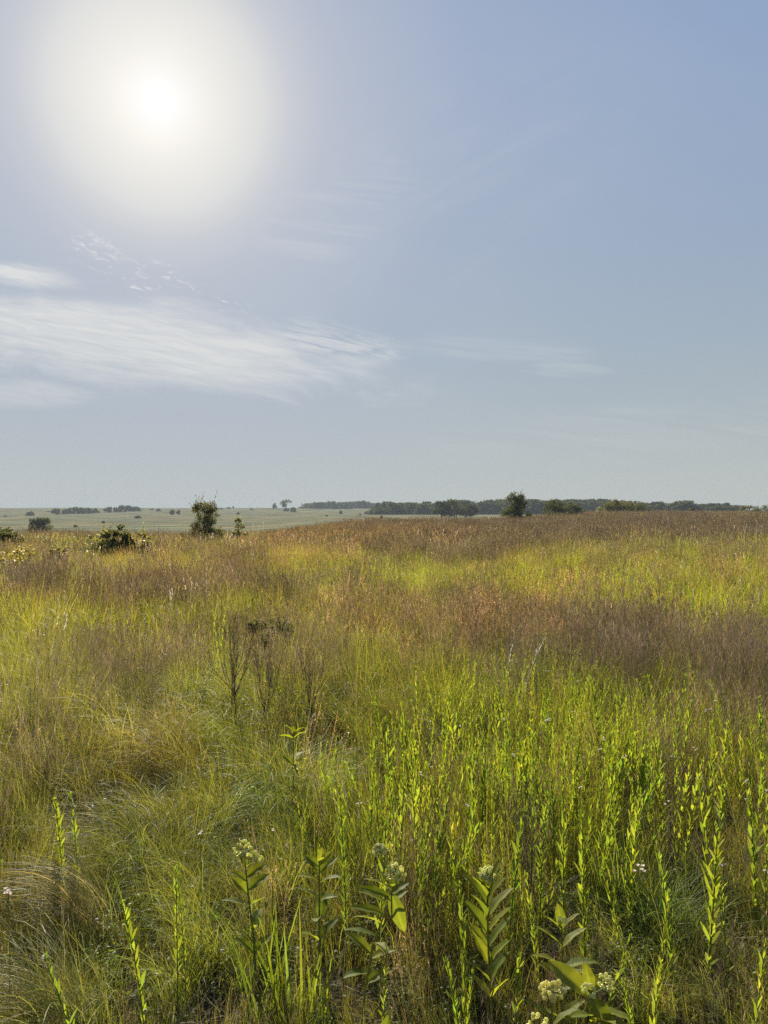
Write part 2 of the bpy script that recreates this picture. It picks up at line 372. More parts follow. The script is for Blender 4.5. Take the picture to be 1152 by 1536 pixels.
# cx, cy, rx, ry, slope, weights, tint factor
ZONES = [
    (880, 786, 400, 22, 0, {'purple': 9}, (.82, .80, .86)),
    (520, 806, 150, 14, 0, {'green': 2, 'purple': 2, 'tan': 2}, (1.1, .95, .8)),
    (220, 806, 260, 12, 0, {'green': 2, 'droop': 3, 'purple': 1.5}, (1.0, .95, .95)),
    (190, 846, 120, 11, 0, {'green': 4, 'droop': 4}, (1.35, 1.15, .9)),
    (60, 866, 130, 14, 0, {'purple': 4}, (1, 1, 1.1)),
    (240, 884, 200, 20, 0, {'purple': 3.2}, (1, .95, 1)),
    (470, 832, 90, 10, 0, {'green': 4}, (1.3, 1.2, .9)),
    (640, 822, 160, 12, 0, {'purple': 5}, (1, 1, 1)),
    (610, 862, 90, 13, 0, {'green': 6}, (1.15, 1.25, .9)),
    (830, 836, 60, 12, 0, {'green': 5}, (1.3, 1.3, .8)),
    (1000, 862, 230, 30, 0, {'green': 5, 'leafy': 1.5, 'purple': .8}, (1.2, 1.2, .8)),
    (790, 866, 50, 14, 0, {'leafy': 3, 'green': 8}, (1.5, 1.45, .8)),
    (1090, 890, 110, 18, 0, {'leafy': 3, 'green': 9}, (1.35, 1.35, .8)),
    (870, 880, 90, 20, 0, {'green': 4, 'leafy': 3}, (1.2, 1.2, .8)),
    (690, 932, 130, 26, 0, {'tan': 6, 'green': 1}, (1.15, 1.05, .95)),
    (770, 905, 70, 16, 0, {'tan': 6}, (1.25, 1.08, .95)),
    (560, 915, 90, 22, 0, {'tan': 3, 'green': 3, 'purple': 2}, (1.1, 1, .9)),
    (950, 972, 280, 44, .10, {'purple': 13}, (.80, .80, .82)),
    (1080, 1015, 140, 32, .1, {'purple': 11}, (.80, .78, .82)),
    (560, 995, 130, 44, 0, {'green': 10, 'droop': 4}, (1.35, 1.45, .75)),
    (160, 935, 130, 26, 0, {'green': 6, 'droop': 4}, (1.35, 1.3, .9)),
    (150, 1000, 80, 34, 0, {'purple': 3}, (1, 1, 1)),
    (35, 1000, 90, 60, 0, {'green': 6, 'droop': 4}, (1.2, 1.25, .9)),
    (350, 1070, 90, 80, 0, {'droop': 10, 'green': 5}, (1.3, 1.35, .7)),
    (455, 1000, 60, 50, 0, {'purple': 7}, (1, 1, 1.05)),
    (430, 1140, 110, 50, 0, {'droop': 8, 'green': 4}, (.75, .95, .8)),
    (240, 1090, 160, 50, 0, {'droop': 6, 'thatch': 3}, (1.15, 1.0, 1.1)),
    (880, 1110, 330, 110, .04, {'leafy': 9, 'green': 6, 'forb': 1.5}, (1.15, 1.15, .9)),
    (1090, 1180, 120, 90, 0, {'purple': 11, 'green': 4}, (1.1, 1, .9)),
    (640, 1130, 90, 70, 0, {'purple': 6, 'green': 3}, (1.1, 1, .8)),
    (600, 1190, 160, 50, 0, {'green': 5, 'leafy': 3}, (1.1, 1.15, .8)),
    (40, 1200, 90, 110, 0, {'droop': 4, 'purple': 2, 'green': 2}, (1.05, 1, 1)),
    (190, 1230, 130, 90, 0, {'droop': 10, 'green': 3}, (1.08, 1.12, .8)),
    (90, 1450, 150, 80, 0, {'droop': 15, 'green': 3}, (1.2, 1.15, 1.1)),
    (410, 1340, 60, 80, 0, {'broad': 9, 'forb': 3}, (1, 1, 1)),
    (300, 1420, 120, 60, 0, {'droop': 5, 'green': 6, 'thatch': 2}, (1.05, 1.08, .9)),
    (640, 1320, 100, 90, 0, {'purple': 5, 'green': 4}, (1.2, 1.1, .8)),
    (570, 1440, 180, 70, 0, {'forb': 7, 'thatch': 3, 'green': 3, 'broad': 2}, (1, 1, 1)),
    (960, 1350, 200, 110, 0, {'green': 5, 'purple': 4, 'leafy': 2, 'thatch': 2}, (1.05, 1, .9)),
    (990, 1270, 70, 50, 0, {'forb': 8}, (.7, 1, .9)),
]
def plant_mix(x, y):
    """weights (n,species) and tint (n,species,3) at ground points"""
    n = len(x)
    z = ground_z(x, y)
    yy = np.maximum(y, 1.0)
    dz = .36
    wx = (fbm(x * .9 + 31, y * .9) - .5); wy = (fbm(x * .9 + 3, y * .9 + 77) - .5)
    px = 576 + FPX * x / yy + wx * 170 / (1 + yy * .03)
    py = 768 + FPX * (EYE - dz - z) / yy
    py = py + wy * np.minimum(60, (py - 768) * .35)
    px = px + RNG.normal(0, 20, n); py = py + RNG.normal(0, 1, n) * np.minimum(10, (py - 768) * .06)
    W = np.zeros((n, len(NAMES))); T = np.ones((n, 3)); tw = np.full(n, .6)
    base = {'green': 1.5, 'droop': .6, 'purple': .6, 'tan': .22, 'leafy': .15, 'forb': .22, 'thatch': .3, 'broad': .05, 'plume': .0}
    n1 = fbm(x * .55 + 5, y * .55 + 9); n2 = fbm(x * 1.7 + 50, y * 1.7 + 3); n3 = fbm(x * .23 + 11, y * .23 + 60)
    for k, v in base.items(): W[:, NAMES.index(k)] = v
    W[:, 0] *= np.clip((n1 - .3) * 5, .1, 3); W[:, 2] *= np.clip((.72 - n1) * 4, .1, 3); W[:, 1] *= np.clip((n2 - .3) * 4, .1, 2.5)
    T = T * tw[:, None]
    for cx, cy, rx, ry, sl, ws, tf in ZONES:
        dx = (px - cx) / rx; dy = (py - cy - sl * (px - cx)) / ry
        g = np.exp(-(dx*dx + dy*dy) ** 1.5)
        for k, v in ws.items(): W[:, NAMES.index(k)] += v * g
        T += g[:, None] * np.array(tf) * 1.4; tw = tw + g * 1.4
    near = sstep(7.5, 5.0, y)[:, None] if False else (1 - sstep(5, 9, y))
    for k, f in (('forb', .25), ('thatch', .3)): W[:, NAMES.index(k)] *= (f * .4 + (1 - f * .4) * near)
    W[:, NAMES.index('plume')] = .020 * W.sum(1) * np.clip((n3 - .35) * 4, 0, 1.5) * sstep(5, 9, y)
    T = T / tw[:, None]
    return W / W.sum(1, keepdims=True), T, n2, n3

NFIELD = {}
CLEAR = []          # round these plants the grass is short
def scatter():
    rec = {k: [] for k in NAMES}
    bands = [(1.15, 3.4, 75, 9), (1.15, 8.0, 70, 9), (1.15, 7.5, 95, 0), (7.5, 24, 27, 1), (24, 78, 6.0, 2), (78, 235, .95, 3)]
    for y0, y1, dens, lod in bands:
        s = 1 / math.sqrt(dens)
        xs = np.arange(-.56 * y1 - 1.6, .56 * y1 + 1.6, s); ys = np.arange(y0, y1, s)
        X, Y = np.meshgrid(xs, ys); X = X.ravel(); Y = Y.ravel()
        X = X + RNG.uniform(-.6, .6, len(X)) * s; Y = Y + RNG.uniform(-.6, .6, len(Y)) * s
        k = np.abs(X) < .53 * Y + 1.5
        if lod == 3:
            k &= ~((X / Y < -.05) & (Y > 105))
        X, Y = X[k], Y[k]
        # thinner tussock gaps so that the ground shows darkly in places
        gap = fbm(X * 1.3 + 90, Y * 1.3 + 20)
        k = RNG.random(len(X)) < np.clip((gap - .32) * 5.0, .30 if lod == 0 else (.8 if lod == 9 else .5), 1)
        X, Y = X[k], Y[k]
        W, T, n2, n3 = plant_mix(X, Y)
        under = lod == 9
        if under:            # the low layer under everything else
            lod = 0
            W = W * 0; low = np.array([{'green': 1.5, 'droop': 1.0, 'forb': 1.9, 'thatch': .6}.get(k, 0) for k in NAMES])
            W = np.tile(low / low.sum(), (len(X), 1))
        cum = np.cumsum(W, 1); pick = (RNG.random((len(X), 1)) > cum).sum(1).clip(0, len(NAMES) - 1)
        Z = ground_z(X, Y)
        for i, nm in enumerate(NAMES):
            m = pick == i
            if not m.any(): continue
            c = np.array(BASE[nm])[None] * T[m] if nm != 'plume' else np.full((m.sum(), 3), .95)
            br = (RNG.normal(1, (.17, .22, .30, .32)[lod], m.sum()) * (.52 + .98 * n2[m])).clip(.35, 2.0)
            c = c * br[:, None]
            c[:, 0] *= RNG.normal(1, .06, m.sum())
            nn = m.sum()
            rz = U(0, 2*PI, nn)
            if nm == 'droop': rz = PI + RNG.normal(.15, .9, nn)
            rot = np.stack([RNG.normal(0, .15, nn), RNG.normal(0, .15, nn), rz], 1)
            sc = (RNG.normal(1, .20, nn)).clip(.55, 1.6) * (.74 + .36 * n3[m] + .30 * n2[m])
            sc = sc * (.54 + .31 * sstep(1.6, 6.5, Y[m]) + .15 * sstep(9, 35, Y[m]))
            if under: sc = sc * (.62 if nm in ('green', 'droop') else .85)
            for cx_, cy_, rr_, kk_ in (CLEAR if not under else ()):
                dd = np.hypot((X[m] - cx_) / rr_, np.where(Y[m] < cy_, (Y[m] - cy_) / (rr_ * 3.2), (Y[m] - cy_) / (rr_ * .8)))
                sc = sc * (kk_ + (1 - kk_) * sstep(.55, 1.25, dd))
            rec[nm].append((np.stack([X[m], Y[m], Z[m]], 1), rot, sc, np.full(nn, lod), RNG.integers(0, LODN[lod], nn), c))
    for nm in NAMES:
        f, oname, mat, label = SPEC[nm]
        if not rec[nm]: continue
        co, rot, sc, lod, idx, tint = [np.concatenate([r[j] for r in rec[nm]]) for j in range(6)]
        me = bpy.data.meshes.new(oname); n = len(co); NFIELD[nm] = n
        me.vertices.add(n); me.vertices.foreach_set('co', co.astype(np.float32).ravel())
        def attr(a, t, key, arr):
            at_ = me.attributes.new(a, t, 'POINT'); at_.data.foreach_set(key, arr)
        attr('rot', 'FLOAT_VECTOR', 'vector', rot.astype(np.float32).ravel())
        attr('scl', 'FLOAT', 'value', sc.astype(np.float32))
        attr('lod', 'INT', 'value', lod.astype(np.int32)); attr('idx', 'INT', 'value', idx.astype(np.int32))
        attr('tint', 'FLOAT_COLOR', 'color', np.concatenate([tint, np.ones((n, 1))], 1).clip(0, .95).astype(np.float32).ravel())
        o = bpy.data.objects.new(oname, me); COL.objects.link(o)
        tag(o, label, 'wild plants' if nm in ('leafy', 'forb') else 'grass', None, 'stuff')
        ng = bpy.data.node_groups.new('spread_' + oname, 'GeometryNodeTree')
        ng.interface.new_socket('Geometry', in_out='INPUT', socket_type='NodeSocketGeometry')
        ng.interface.new_socket('Geometry', in_out='OUTPUT', socket_type='NodeSocketGeometry')
        N, Lk = ng.nodes, ng.links
        gi = N.new('NodeGroupInput'); go = N.new('NodeGroupOutput'); fin = N.new('GeometryNodeJoinGeometry')
        def named(t, a):
            q = N.new('GeometryNodeInputNamedAttribute'); q.data_type = t; q.inputs['Name'].default_value = a
            return q.outputs['Attribute']
        for L in sorted(set(lod.tolist())):
            r, wm, nmul = LOD[L]
            jn = N.new('GeometryNodeJoinGeometry')
            for v in range(LODN[L]):
                po = f(r, wm, nmul).build(f'{oname}_tuft', mat, link=False)
                oi = N.new('GeometryNodeObjectInfo'); oi.inputs['Object'].default_value = po
                g2 = N.new('GeometryNodeGeometryToInstance')
                Lk.new(oi.outputs['Geometry'], g2.inputs[0]); Lk.new(g2.outputs[0], jn.inputs[0])
            ip = N.new('GeometryNodeInstanceOnPoints'); ip.inputs['Pick Instance'].default_value = True
            cmpn = N.new('FunctionNodeCompare'); cmpn.data_type = 'INT'; cmpn.operation = 'EQUAL'
            Lk.new(named('INT', 'lod'), cmpn.inputs[2]); cmpn.inputs[3].default_value = int(L)
            Lk.new(gi.outputs[0], ip.inputs['Points']); Lk.new(cmpn.outputs[0], ip.inputs['Selection'])
            Lk.new(jn.outputs[0], ip.inputs['Instance']); Lk.new(named('INT', 'idx'), ip.inputs['Instance Index'])
            er = N.new('FunctionNodeEulerToRotation'); Lk.new(named('FLOAT_VECTOR', 'rot'), er.inputs[0])
            Lk.new(er.outputs[0], ip.inputs['Rotation']); Lk.new(named('FLOAT', 'scl'), ip.inputs['Scale'])
            Lk.new(ip.outputs[0], fin.inputs[0])
        Lk.new(fin.outputs[0], go.inputs[0])
        md = o.modifiers.new('spread', 'NODES'); md.node_group = ng
# ------------------------------------------------------------------ trees and bushes
def blob_points(n, centers, rads, shell=.55):
    """leaf positions spread through a set of clumps, denser towards their outside"""
    k = RNG.choice(len(centers), n, p=rads**2 / (rads**2).sum())
    d = RNG.normal(0, 1, (n, 3)); d /= np.linalg.norm(d, axis=1, keepdims=True)
    r = (shell + (1 - shell) * RNG.random(n)) ** 1.0 * (RNG.random(n) ** .35)
    return centers[k] + d * (rads[k] * r)[:, None] * np.array([1, 1, .85]), d
def leaves_at(mb, P, size, flat=.5, vary=.25, base=(1, 1, 1), elong=1.5):
    n = len(P)
    a = RNG.normal(0, 1, (n, 3)); a[:, 2] = a[:, 2] * flat; a /= np.linalg.norm(a, axis=1, keepdims=True)
    b = RNG.normal(0, 1, (n, 3)); b -= a * (a * b).sum(1, keepdims=True); b /= np.linalg.norm(b, axis=1, keepdims=True)
    s = size * RNG.uniform(.6, 1.35, n)[:, None]
    V = np.stack([P - a * s * elong * .5, P - b * s * .5 + a * s * .1, P + a * s * elong * .5, P + b * s * .5 + a * s * .1], 1).reshape(-1, 3)
    c = np.array(base)[None] * RNG.normal(1, vary, (n, 1)).clip(.4, 1.8) * RNG.normal(1, .06, (n, 3))
    mb.add(V, np.arange(n * 4).reshape(-1, 4), np.repeat(c, 4, 0))
def crown_clumps(H, Wd, kind, n):
    """clump centres and radii for one crown of height H and width Wd"""
    C, R = [], []
    for i in range(n):
        if kind == 'round':
            t = RNG.uniform(.22, .96); prof = math.sin(PI * min(1, (t - .05) / .98) ** .8) ** .55
        elif kind == 'wood':
            t = RNG.uniform(.03, .93); prof = math.cos(max(0, t - .35) * 1.9) ** .6
        elif kind == 'flat':
            t = RNG.uniform(.42, .95); prof = (1 - abs(t - .62) * 1.3)
        elif kind == 'bush':
            t = RNG.uniform(.10, .92) ; prof = math.cos((t - .25) * 1.6) ** .7
        elif kind == 'pear':
            t = RNG.uniform(.06, .97); prof = (1.03 - t) ** .55 * min(1, (t + .22) / .45) * 1.12
        elif kind == 'cone':
            t = RNG.uniform(.12, .95); prof = (1.08 - t) ** .75
        else:   # upright loose
            t = RNG.uniform(.10, .9); prof = 1.05 - .62 * max(0, t - .22)
        a = RNG.uniform(0, 2*PI); d = math.sqrt(RNG.random()) * .5 * Wd * prof * 1.0
        C.append([math.cos(a) * d, math.sin(a) * d, H * t]); R.append(Wd * RNG.uniform(.15, .25) * (1.15 - .45 * t))
    return np.array(C), np.array(R)
def make_tree(name, H, Wd, kind, nclump, nleaf, leaf, mat, label, cat, group=None, trunk=None, sprigs=0, nlimb=9, parts=True, tr_r=None, lean=0.0, vary=.3, clear=.0, multi=1):
    root = thing(name, (0, 0, 0), label, cat, group)
    C, R = crown_clumps(H, Wd, kind, nclump)
    if clear: C[:, 2] = clear * H + C[:, 2] * (1 - clear)
    C[:, 0] += lean * C[:, 2]
    tb = MB(); r0 = tr_r or max(.012, .028 * H)
    for m_ in range(multi):
        ox = 0 if multi == 1 else RNG.uniform(-.22, .22) * Wd; oy = 0 if multi == 1 else RNG.uniform(-.15, .15) * Wd
        p = [(ox, oy, -.12)]; nt = 6
        for i in range(1, nt + 1):
            z = H * .78 * i / nt
            p.append((ox * (1 - .3*i/nt) + lean * z + RNG.normal(0, .018 * H), oy + RNG.normal(0, .018 * H), z))
        rr = [r0 * (1.3 if i == 0 else 1 - .13 * i) / math.sqrt(multi) for i in range(nt + 1)]
        tube(tb, p, rr, 7)
        for c in C[RNG.permutation(len(C))[:nlimb]]:
            k = max(1, min(nt - 1, int((c[2] / (H * .78)) * nt * .62)))
            a = np.array(p[k]); mid = a * .45 + c * .55 + np.array([0, 0, -.04 * H]) + RNG.normal(0, .02 * H, 3)
            tube(tb, [a, mid, c, c + (c - mid) * .5], [rr[k] * .55, rr[k] * .34, rr[k] * .18, rr[k] * .06], 5)
    tb.build('trunk', M_BARK, root)
    mb = MB()
    P, d = blob_points(nleaf, C, R)
    P[:, 2] = np.maximum(P[:, 2], .03 * H)
    leaves_at(mb, P, leaf, .6, vary)
    for i in range(sprigs):           # shoots that stand out of the outline
        c = C[RNG.integers(len(C))]; hd = np.array([RNG.normal(0, .35), RNG.normal(0, .35), RNG.uniform(.4, 1.2)]); hd /= np.linalg.norm(hd)
        L = RNG.uniform(.12, .28) * H; m_ = 14
        tt = np.linspace(.2, 1, m_)[:, None]
        Q = c + hd * L * tt * 1.2 + RNG.normal(0, leaf * .5, (m_, 3)) + np.array([[lean * .6, 0, 0]]) * tt ** 2 * L
        leaves_at(mb, Q, leaf * .9, .8, vary, (1.15, 1.15, 1.0))
    mb.build('crown', mat, root, smooth=False)
    return root
def put(root, px, Y, sink=0.0, rz=None):
    if Y < 46: CLEAR.append(((px - 576) / FPX * Y, Y, .55 + .02 * Y, .42))
    p = at(px, Y); p.z -= sink; root.location = p
    root.rotation_euler.z = RNG.uniform(0, 6.28) if rz is None else rz
    return root
def sized(px, top, wpx, Y):
    return max(.3, top_h(px, top, Y)), 1.18 * wpx / FPX * Y

# single bushes and small trees of the near and middle field
H, Wd = sized(307, 748, 42, 42)
t = put(make_tree('scrub_tree', H, Wd, 'upright', 70, 8500, .058, M_BUSH, 'tallest dark ragged scrub tree with wispy shoots, alone on the field crest under the cirrus', 'tree', sprigs=26, nlimb=16, lean=-.015), 307, 42, rz=0)
H, Wd = sized(358, 776, 26, 40)
put(make_tree('sapling', H, Wd, 'cone', 18, 1100, .06, M_YBUSH, 'small pointed yellow green sapling just right of the tallest ragged scrub tree', 'tree', sprigs=7, nlimb=7), 358, 40)
H, Wd = sized(177, 786, 38, 25)
put(make_tree('round_bush', H, Wd, 'bush', 40, 4500, .050, M_BUSH, 'compact dark bush with sunlit rim between two pale leafed bushes', 'bush', sprigs=10, nlimb=9), 177, 25)
H, Wd = sized(152, 789, 40, 24.6)
put(make_tree('pale_bush', H, Wd, 'bush', 24, 1300, .050, M_YBUSH, 'loose pale yellow bush touching the left side of the compact dark bush', 'bush', sprigs=9, nlimb=8), 152, 24.6)
H, Wd = sized(214, 795, 28, 25)
put(make_tree('pale_bush', H, Wd, 'bush', 22, 1300, .048, M_YBUSH, 'small pale yellow bush standing right of the compact dark bush', 'bush', sprigs=6, nlimb=7), 214, 25)
H, Wd = sized(4, 792, 46, 30)
put(make_tree('round_bush', H, Wd, 'bush', 34, 3000, .06, M_BUSH, 'low dark bush cut by the left picture edge at the field crest', 'bush', sprigs=3, nlimb=8), 4, 30)
for px, top, w, lab in ((30, 819, 52, 'wide straggly pale leafed bush below the dark bush at the left edge'), (86, 820, 30, 'narrow pale leafed shrub with a dark stem in front of the golden grass patch')):
    H, Wd = sized(px, top, w, 19.5)
    put(make_tree('pale_shrub', H, Wd, 'bush', 22, 1200, .042, M_YBUSH, lab, 'bush', sprigs=6, nlimb=7, tr_r=.014), px, 19.5)
H, Wd = sized(58, 777, 33, 170)
put(make_tree('round_bush', H, Wd, 'bush', 44, 3800, .24, M_TREE, 'dark round bush alone in the hollow between the field crest and the far slope', 'bush', nlimb=8), 58, 170)
H, Wd = sized(774, 738, 36, 95)
put(make_tree('field_tree', H, Wd, 'pear', 52, 5600, .12, M_BUSH, 'green pear shaped young tree with a ragged tip, tallest above the brown grass', 'tree', sprigs=20, nlimb=12), 774, 95, rz=.5)
H, Wd = sized(838, 749, 36, 128)
put(make_tree('field_tree', H, Wd, 'bush', 46, 4200, .16, M_BUSH, 'broad bushy tree with a pale trunk showing, second from left on the brown crest', 'tree', sprigs=5, nlimb=9), 838, 128)
H, Wd = sized(860, 756, 30, 131)
put(make_tree('round_bush', H, Wd, 'bush', 34, 2800, .16, M_TREE, 'low dark bush pressed against the right side of the broad bushy tree', 'bush', nlimb=8), 860, 131)
H, Wd = sized(930, 750, 34, 150)
put(make_tree('field_tree', H, Wd, 'round', 44, 3800, .18, M_BUSH, 'leafy olive tree with full crown in front of the dark treeline on the brown crest', 'tree', sprigs=4, nlimb=8), 930, 150)
H, Wd = sized(955, 755, 34, 175)
put(make_tree('field_tree', H, Wd, 'bush', 40, 3000, .19, M_TREE, 'darker lower tree directly right of the leafy olive tree', 'tree', nlimb=8), 955, 175)
H, Wd = sized(903, 761, 18, 190)
put(make_tree('pale_bush', H, Wd, 'bush', 14, 700, .15, M_YBUSH, 'small pale bush left of the leafy olive tree on the brown crest', 'bush', nlimb=6), 903, 190)
for px, top, w, Y, lab in ((1121, 759, 22, 185, 'rounded tree second from the right picture edge, poking over the brown crest'), (1143, 757, 22, 180, 'rounded tree at the right picture edge, poking over the brown crest'), (1039, 762, 8, 170, 'tiny bush tip showing over the brown crest below the treeline gap')):
    H, Wd = sized(px, top, w, Y)
    put(make_tree('crest_tree', H, Wd, 'round', 20, 1100, .17, M_BUSH, lab, 'tree', sprigs=3, nlimb=6), px, Y)
# dark grove on the pale plain, trunks showing
for px, top, w, Y, lab in ((664, 752, 26, 296, 'left tree of the dark grove on the pale plain, trunks showing below'), (683, 750, 34, 300, 'middle and tallest tree of the dark grove on the pale plain'), (703, 757, 24, 305, 'smallest right tree of the dark grove on the pale plain')):
    H, Wd = sized(px, top, w, Y)
    put(make_tree('grove_tree', H, Wd, 'round', 40, 2800, .38, M_TREE, lab, 'tree', nlimb=8, clear=.10, multi=3), px, Y)
# far slope, left: single trees and bushes
H, Wd = sized(430, 750, 18, 800)
put(make_tree('hill_tree', H, Wd, 'flat', 18, 600, .8, M_TREE, 'flat topped tree standing out against the sky on the far hill', 'tree', nlimb=8, clear=.1), 430, 800)
far_bush = None
def far(px, top, base, w, lab, grp=None, name='hill_bush'):
    # distance at which the slope meets row "base"
    Ys = np.linspace(240, 990, 300); zz = ground_z((px - 576) / FPX * Ys, Ys)
    row = 768 + (EYE - zz) * FPX / Ys
    Y = float(Ys[np.argmin(np.abs(row - base))])
    H = max(.8, (base - top) / FPX * Y); Wd = w / FPX * Y
    global far_bush
    if far_bush is None:
        far_bush = [make_tree(name, 1., 1.5, 'bush', 22, 700, .17, M_TREE, lab, 'bush', grp, nlimb=4) for _ in range(1)]
        far_bush += [make_tree(name, 1., 1.5, 'bush', 20, 700, .17, M_TREE, lab, 'bush', grp, nlimb=4) for _ in range(2)]
        far_bush = [[b, False] for b in far_bush]
    k = min(range(3), key=lambda i: far_bush[i][1]) if not all(b[1] for b in far_bush) else RNG.integers(3)
    b = far_bush[k]
    s = (Wd / 1.5, Wd / 1.5, H)
    if not b[1]:
        b[1] = True; r = b[0]; r.scale = s; r.rotation_euler.z = RNG.uniform(0, 6.28); r['label'] = lab
    else: r = copy_tree(b[0], (0, 0, 0), RNG.uniform(0, 6.28), s, lab)
    if grp: r['group'] = grp
    elif 'group' in r: del r['group']
    r.location = at(px, Y, -.05)
G1, L1 = 'bushes of the dark thicket low on the far slope', 'dark bush in the long thicket near the left end of the far slope'
for px, top, base, w in ((84, 763, 771.5, 14), (96, 764, 771, 8), (104, 761.5, 770.5, 14), (114, 760, 770, 15), (122, 761, 770.5, 13), (132, 762, 770, 13), (142, 762.5, 769.5, 14)):
    far(px, top, base, w, L1, G1)
G2, L2 = 'bushes of the thicket on the hill skyline', 'dark bush in the thicket that breaks the hill skyline left of the ragged scrub tree'
for px, top, base, w in ((163, 760.5, 768.5, 13), (174, 761, 768, 10), (183, 757.5, 767.5, 14), (192, 758, 767, 14), (203, 760, 767, 14)):
    far(px, top, base, w, L2, G2)
far(46, 767, 773.5, 13, 'single dark bush left of the long thicket, above the round bush in the hollow')
far(207, 773, 777.5, 10, 'small flat bush below the skyline thicket on the far slope')
far(429, 762, 767, 9, 'small dark bush at the foot of the flat topped hill tree')
far(440, 760.5, 768, 9, 'dark round bush just right of the flat topped hill tree')
far(412, 754.5, 762.5, 7, 'little round bush on the skyline left of the flat topped hill tree')
far(258, 764, 772, 8, 'greyish bush left of the ragged scrub tree, larger of the two there')
far(268, 765, 772, 6, 'greyish bush left of the ragged scrub tree, smaller of the two there')
far(572, 773, 780, 5, 'lone little shrub on the pale plain left of the dark grove')
far(511, 765, 771, 4, 'thin little shrub on the slope under the hill woods')
G3, L3 = 'scattered specks of brush on the far slope', 'tiny dark speck of brush scattered on the pale far slope'
for px, top, base, w in ((8, 773, 775, 5), (72, 766, 768, 4), (228, 762.5, 765, 5), (238, 763, 767, 8), (292, 765, 768, 4), (332, 761.5, 764, 6), (343, 760.5, 763, 7), (350, 759, 762.5, 3), (377, 762, 765, 4), (357, 768, 772, 5), (155, 781, 785, 5), (113, 788, 791, 6), (490, 772, 775, 4), (540, 770, 773, 3)):
    far(px, top, base, w, L3, G3)

# the long treeline
protos = []
def wood(px, top, w, Y, grp, lab, base=None):
    H, Wd = sized(px, top, w, Y)
    if len(protos) < 5:
        p = make_tree('treeline_tree', 1.0, 1.0, 'wood', 44, 1100, .10, M_TREE, lab, 'tree', grp, nlimb=6, vary=.35)
        protos.append(p); r = p; r.scale = (Wd, Wd, H); r.rotation_euler.z = RNG.uniform(0, 6.28)
    else:
        r = copy_tree(protos[RNG.integers(5)], (0, 0, 0), RNG.uniform(0, 6.28), (Wd, Wd, H), lab, grp)
    r.location = at(px, Y, -.1)
GA, LA = 'trees of the hill woods', 'dark tree in the strip of woods along the hill brow at centre'
for px in np.arange(457, 566, 5.2):
    top = np.interp(px, [455, 475, 500, 520, 545, 562], [755.5, 753.5, 752.3, 753, 751.5, 754.5])
    wood(px + RNG.uniform(-1.5, 1.5), top + RNG.uniform(-1.0, 1.4), RNG.uniform(11, 17), RNG.uniform(880, 950), GA, LA)
GB, LB = 'trees of the long treeline', 'dark tree in the long treeline between the pale plain and the sky'
for row in range(2):
    for px in np.arange(556, 1112, 6.5):
        top = np.interp(px, [556, 566, 580, 595, 620, 650, 700, 740, 770, 800, 840, 870, 900, 925, 940, 960, 978, 990, 1005, 1030, 1040, 1052, 1068, 1085, 1100, 1112],
                        [766, 757, 752.5, 754, 754.5, 753.5, 751.5, 751, 748.5, 749, 750, 749, 749, 751.5, 752, 753, 752, 756, 754, 752, 756, 758, 756, 754.5, 756, 762])
        x = px + RNG.uniform(-3, 3); top = top + RNG.uniform(-1.6, 3.2)
        if row == 1: top += RNG.uniform(0, 5)
        Y = (540 if px < 760 else 500 if px < 940 else 420) + RNG.uniform(-14, 14) - row * 26
        wood(x, top, RNG.uniform(18, 30) * (1 if row == 0 else .8) * (1.0 if 575 < px < 1100 else .7), Y, GB, LB)

# ------------------------------------------------------------------ plants of the near field that stand on their own
def near_pos(px, py_top, h):
    """ground point whose plant of height h reaches row py_top"""
    Y = (EYE - h) * FPX / (py_top - 768)
    x = (px - 576) / FPX * Y
    return Vector((x, Y, gz(x, Y)))
def stalk(px, top, h, label, group=None, lean=.1, az=None, nl=44, big=1.0, parts=True, bud=None):
    root = thing('leafy_stalk', near_pos(px, top, h), label, 'wild plant', group)
    if top > 1150: CLEAR.append((root.location.x, root.location.y, .08, .7))
    mb = MB(); az = RNG.uniform(0, 6.28) if az is None else az
    P = stalk_geo(mb, (0, 0, -.02), h, 1.0 * big, nl, lean, 4, (.030 * big, .052 * big), (.0055 * big, .0095 * big), az=az)
    mb.build('leaves', M_STALK, root)
    sm = MB(); tube(sm, P, [.0026 * (1 - .09 * i) * big for i in range(7)], 6); sm.build('stem', M_STEM, root)
    if bud:
        bm = MB(); ball(bm, P[-1] + np.array([-.003, 0, .006]), bud, 5, (1, 1, 1), .95, .03)
        bm.build('bud', M_WHITE, root)
    return root
stalk(147, 1419, .55, 'yellow green stalk with one round white bud, at lower left', lean=.32, az=PI*.98, nl=36, bud=.0062)
stalk(222, 1340, .5, 'tall bright stalk leaning left, right of the drooping golden tussock', lean=.2, az=PI, big=1.15)
stalk(267, 1290, .52, 'bright stalk with a thinner twin beside it at lower left', lean=.05, big=1.1)
stalk(281, 1298, .5, 'thinner twin stalk touching a brighter one at lower left', lean=.08, nl=32, big=.8)
stalk(97, 1187, .5, 'short bright stalk with spreading leaves inside the left tussock, larger of two', lean=.1, big=1.25)
stalk(119, 1180, .5, 'short bright stalk inside the left tussock, slimmer of two', lean=.1, big=1.0, nl=32)
stalk(520, 1178, .6, 'solitary tall slim stalk above and left of the middle milkweed', lean=.06, big=1.15, nl=54)
stalk(1136, 1172, .62, 'dense bright stalk with white buds against the right picture edge', lean=.08, big=1.35, nl=56, bud=.006)
stalk(1148, 1185, .6, 'second dense stalk crowding the right picture edge', lean=.06, big=1.2, nl=52, bud=.005)
stalk(1012, 1250, .55, 'single bright stalk near the right side below the brownish patch', lean=.16, az=PI, big=1.1)
stalk(1092, 1290, .5, 'small bright stalk with dark gap behind, near the right side', big=.9)
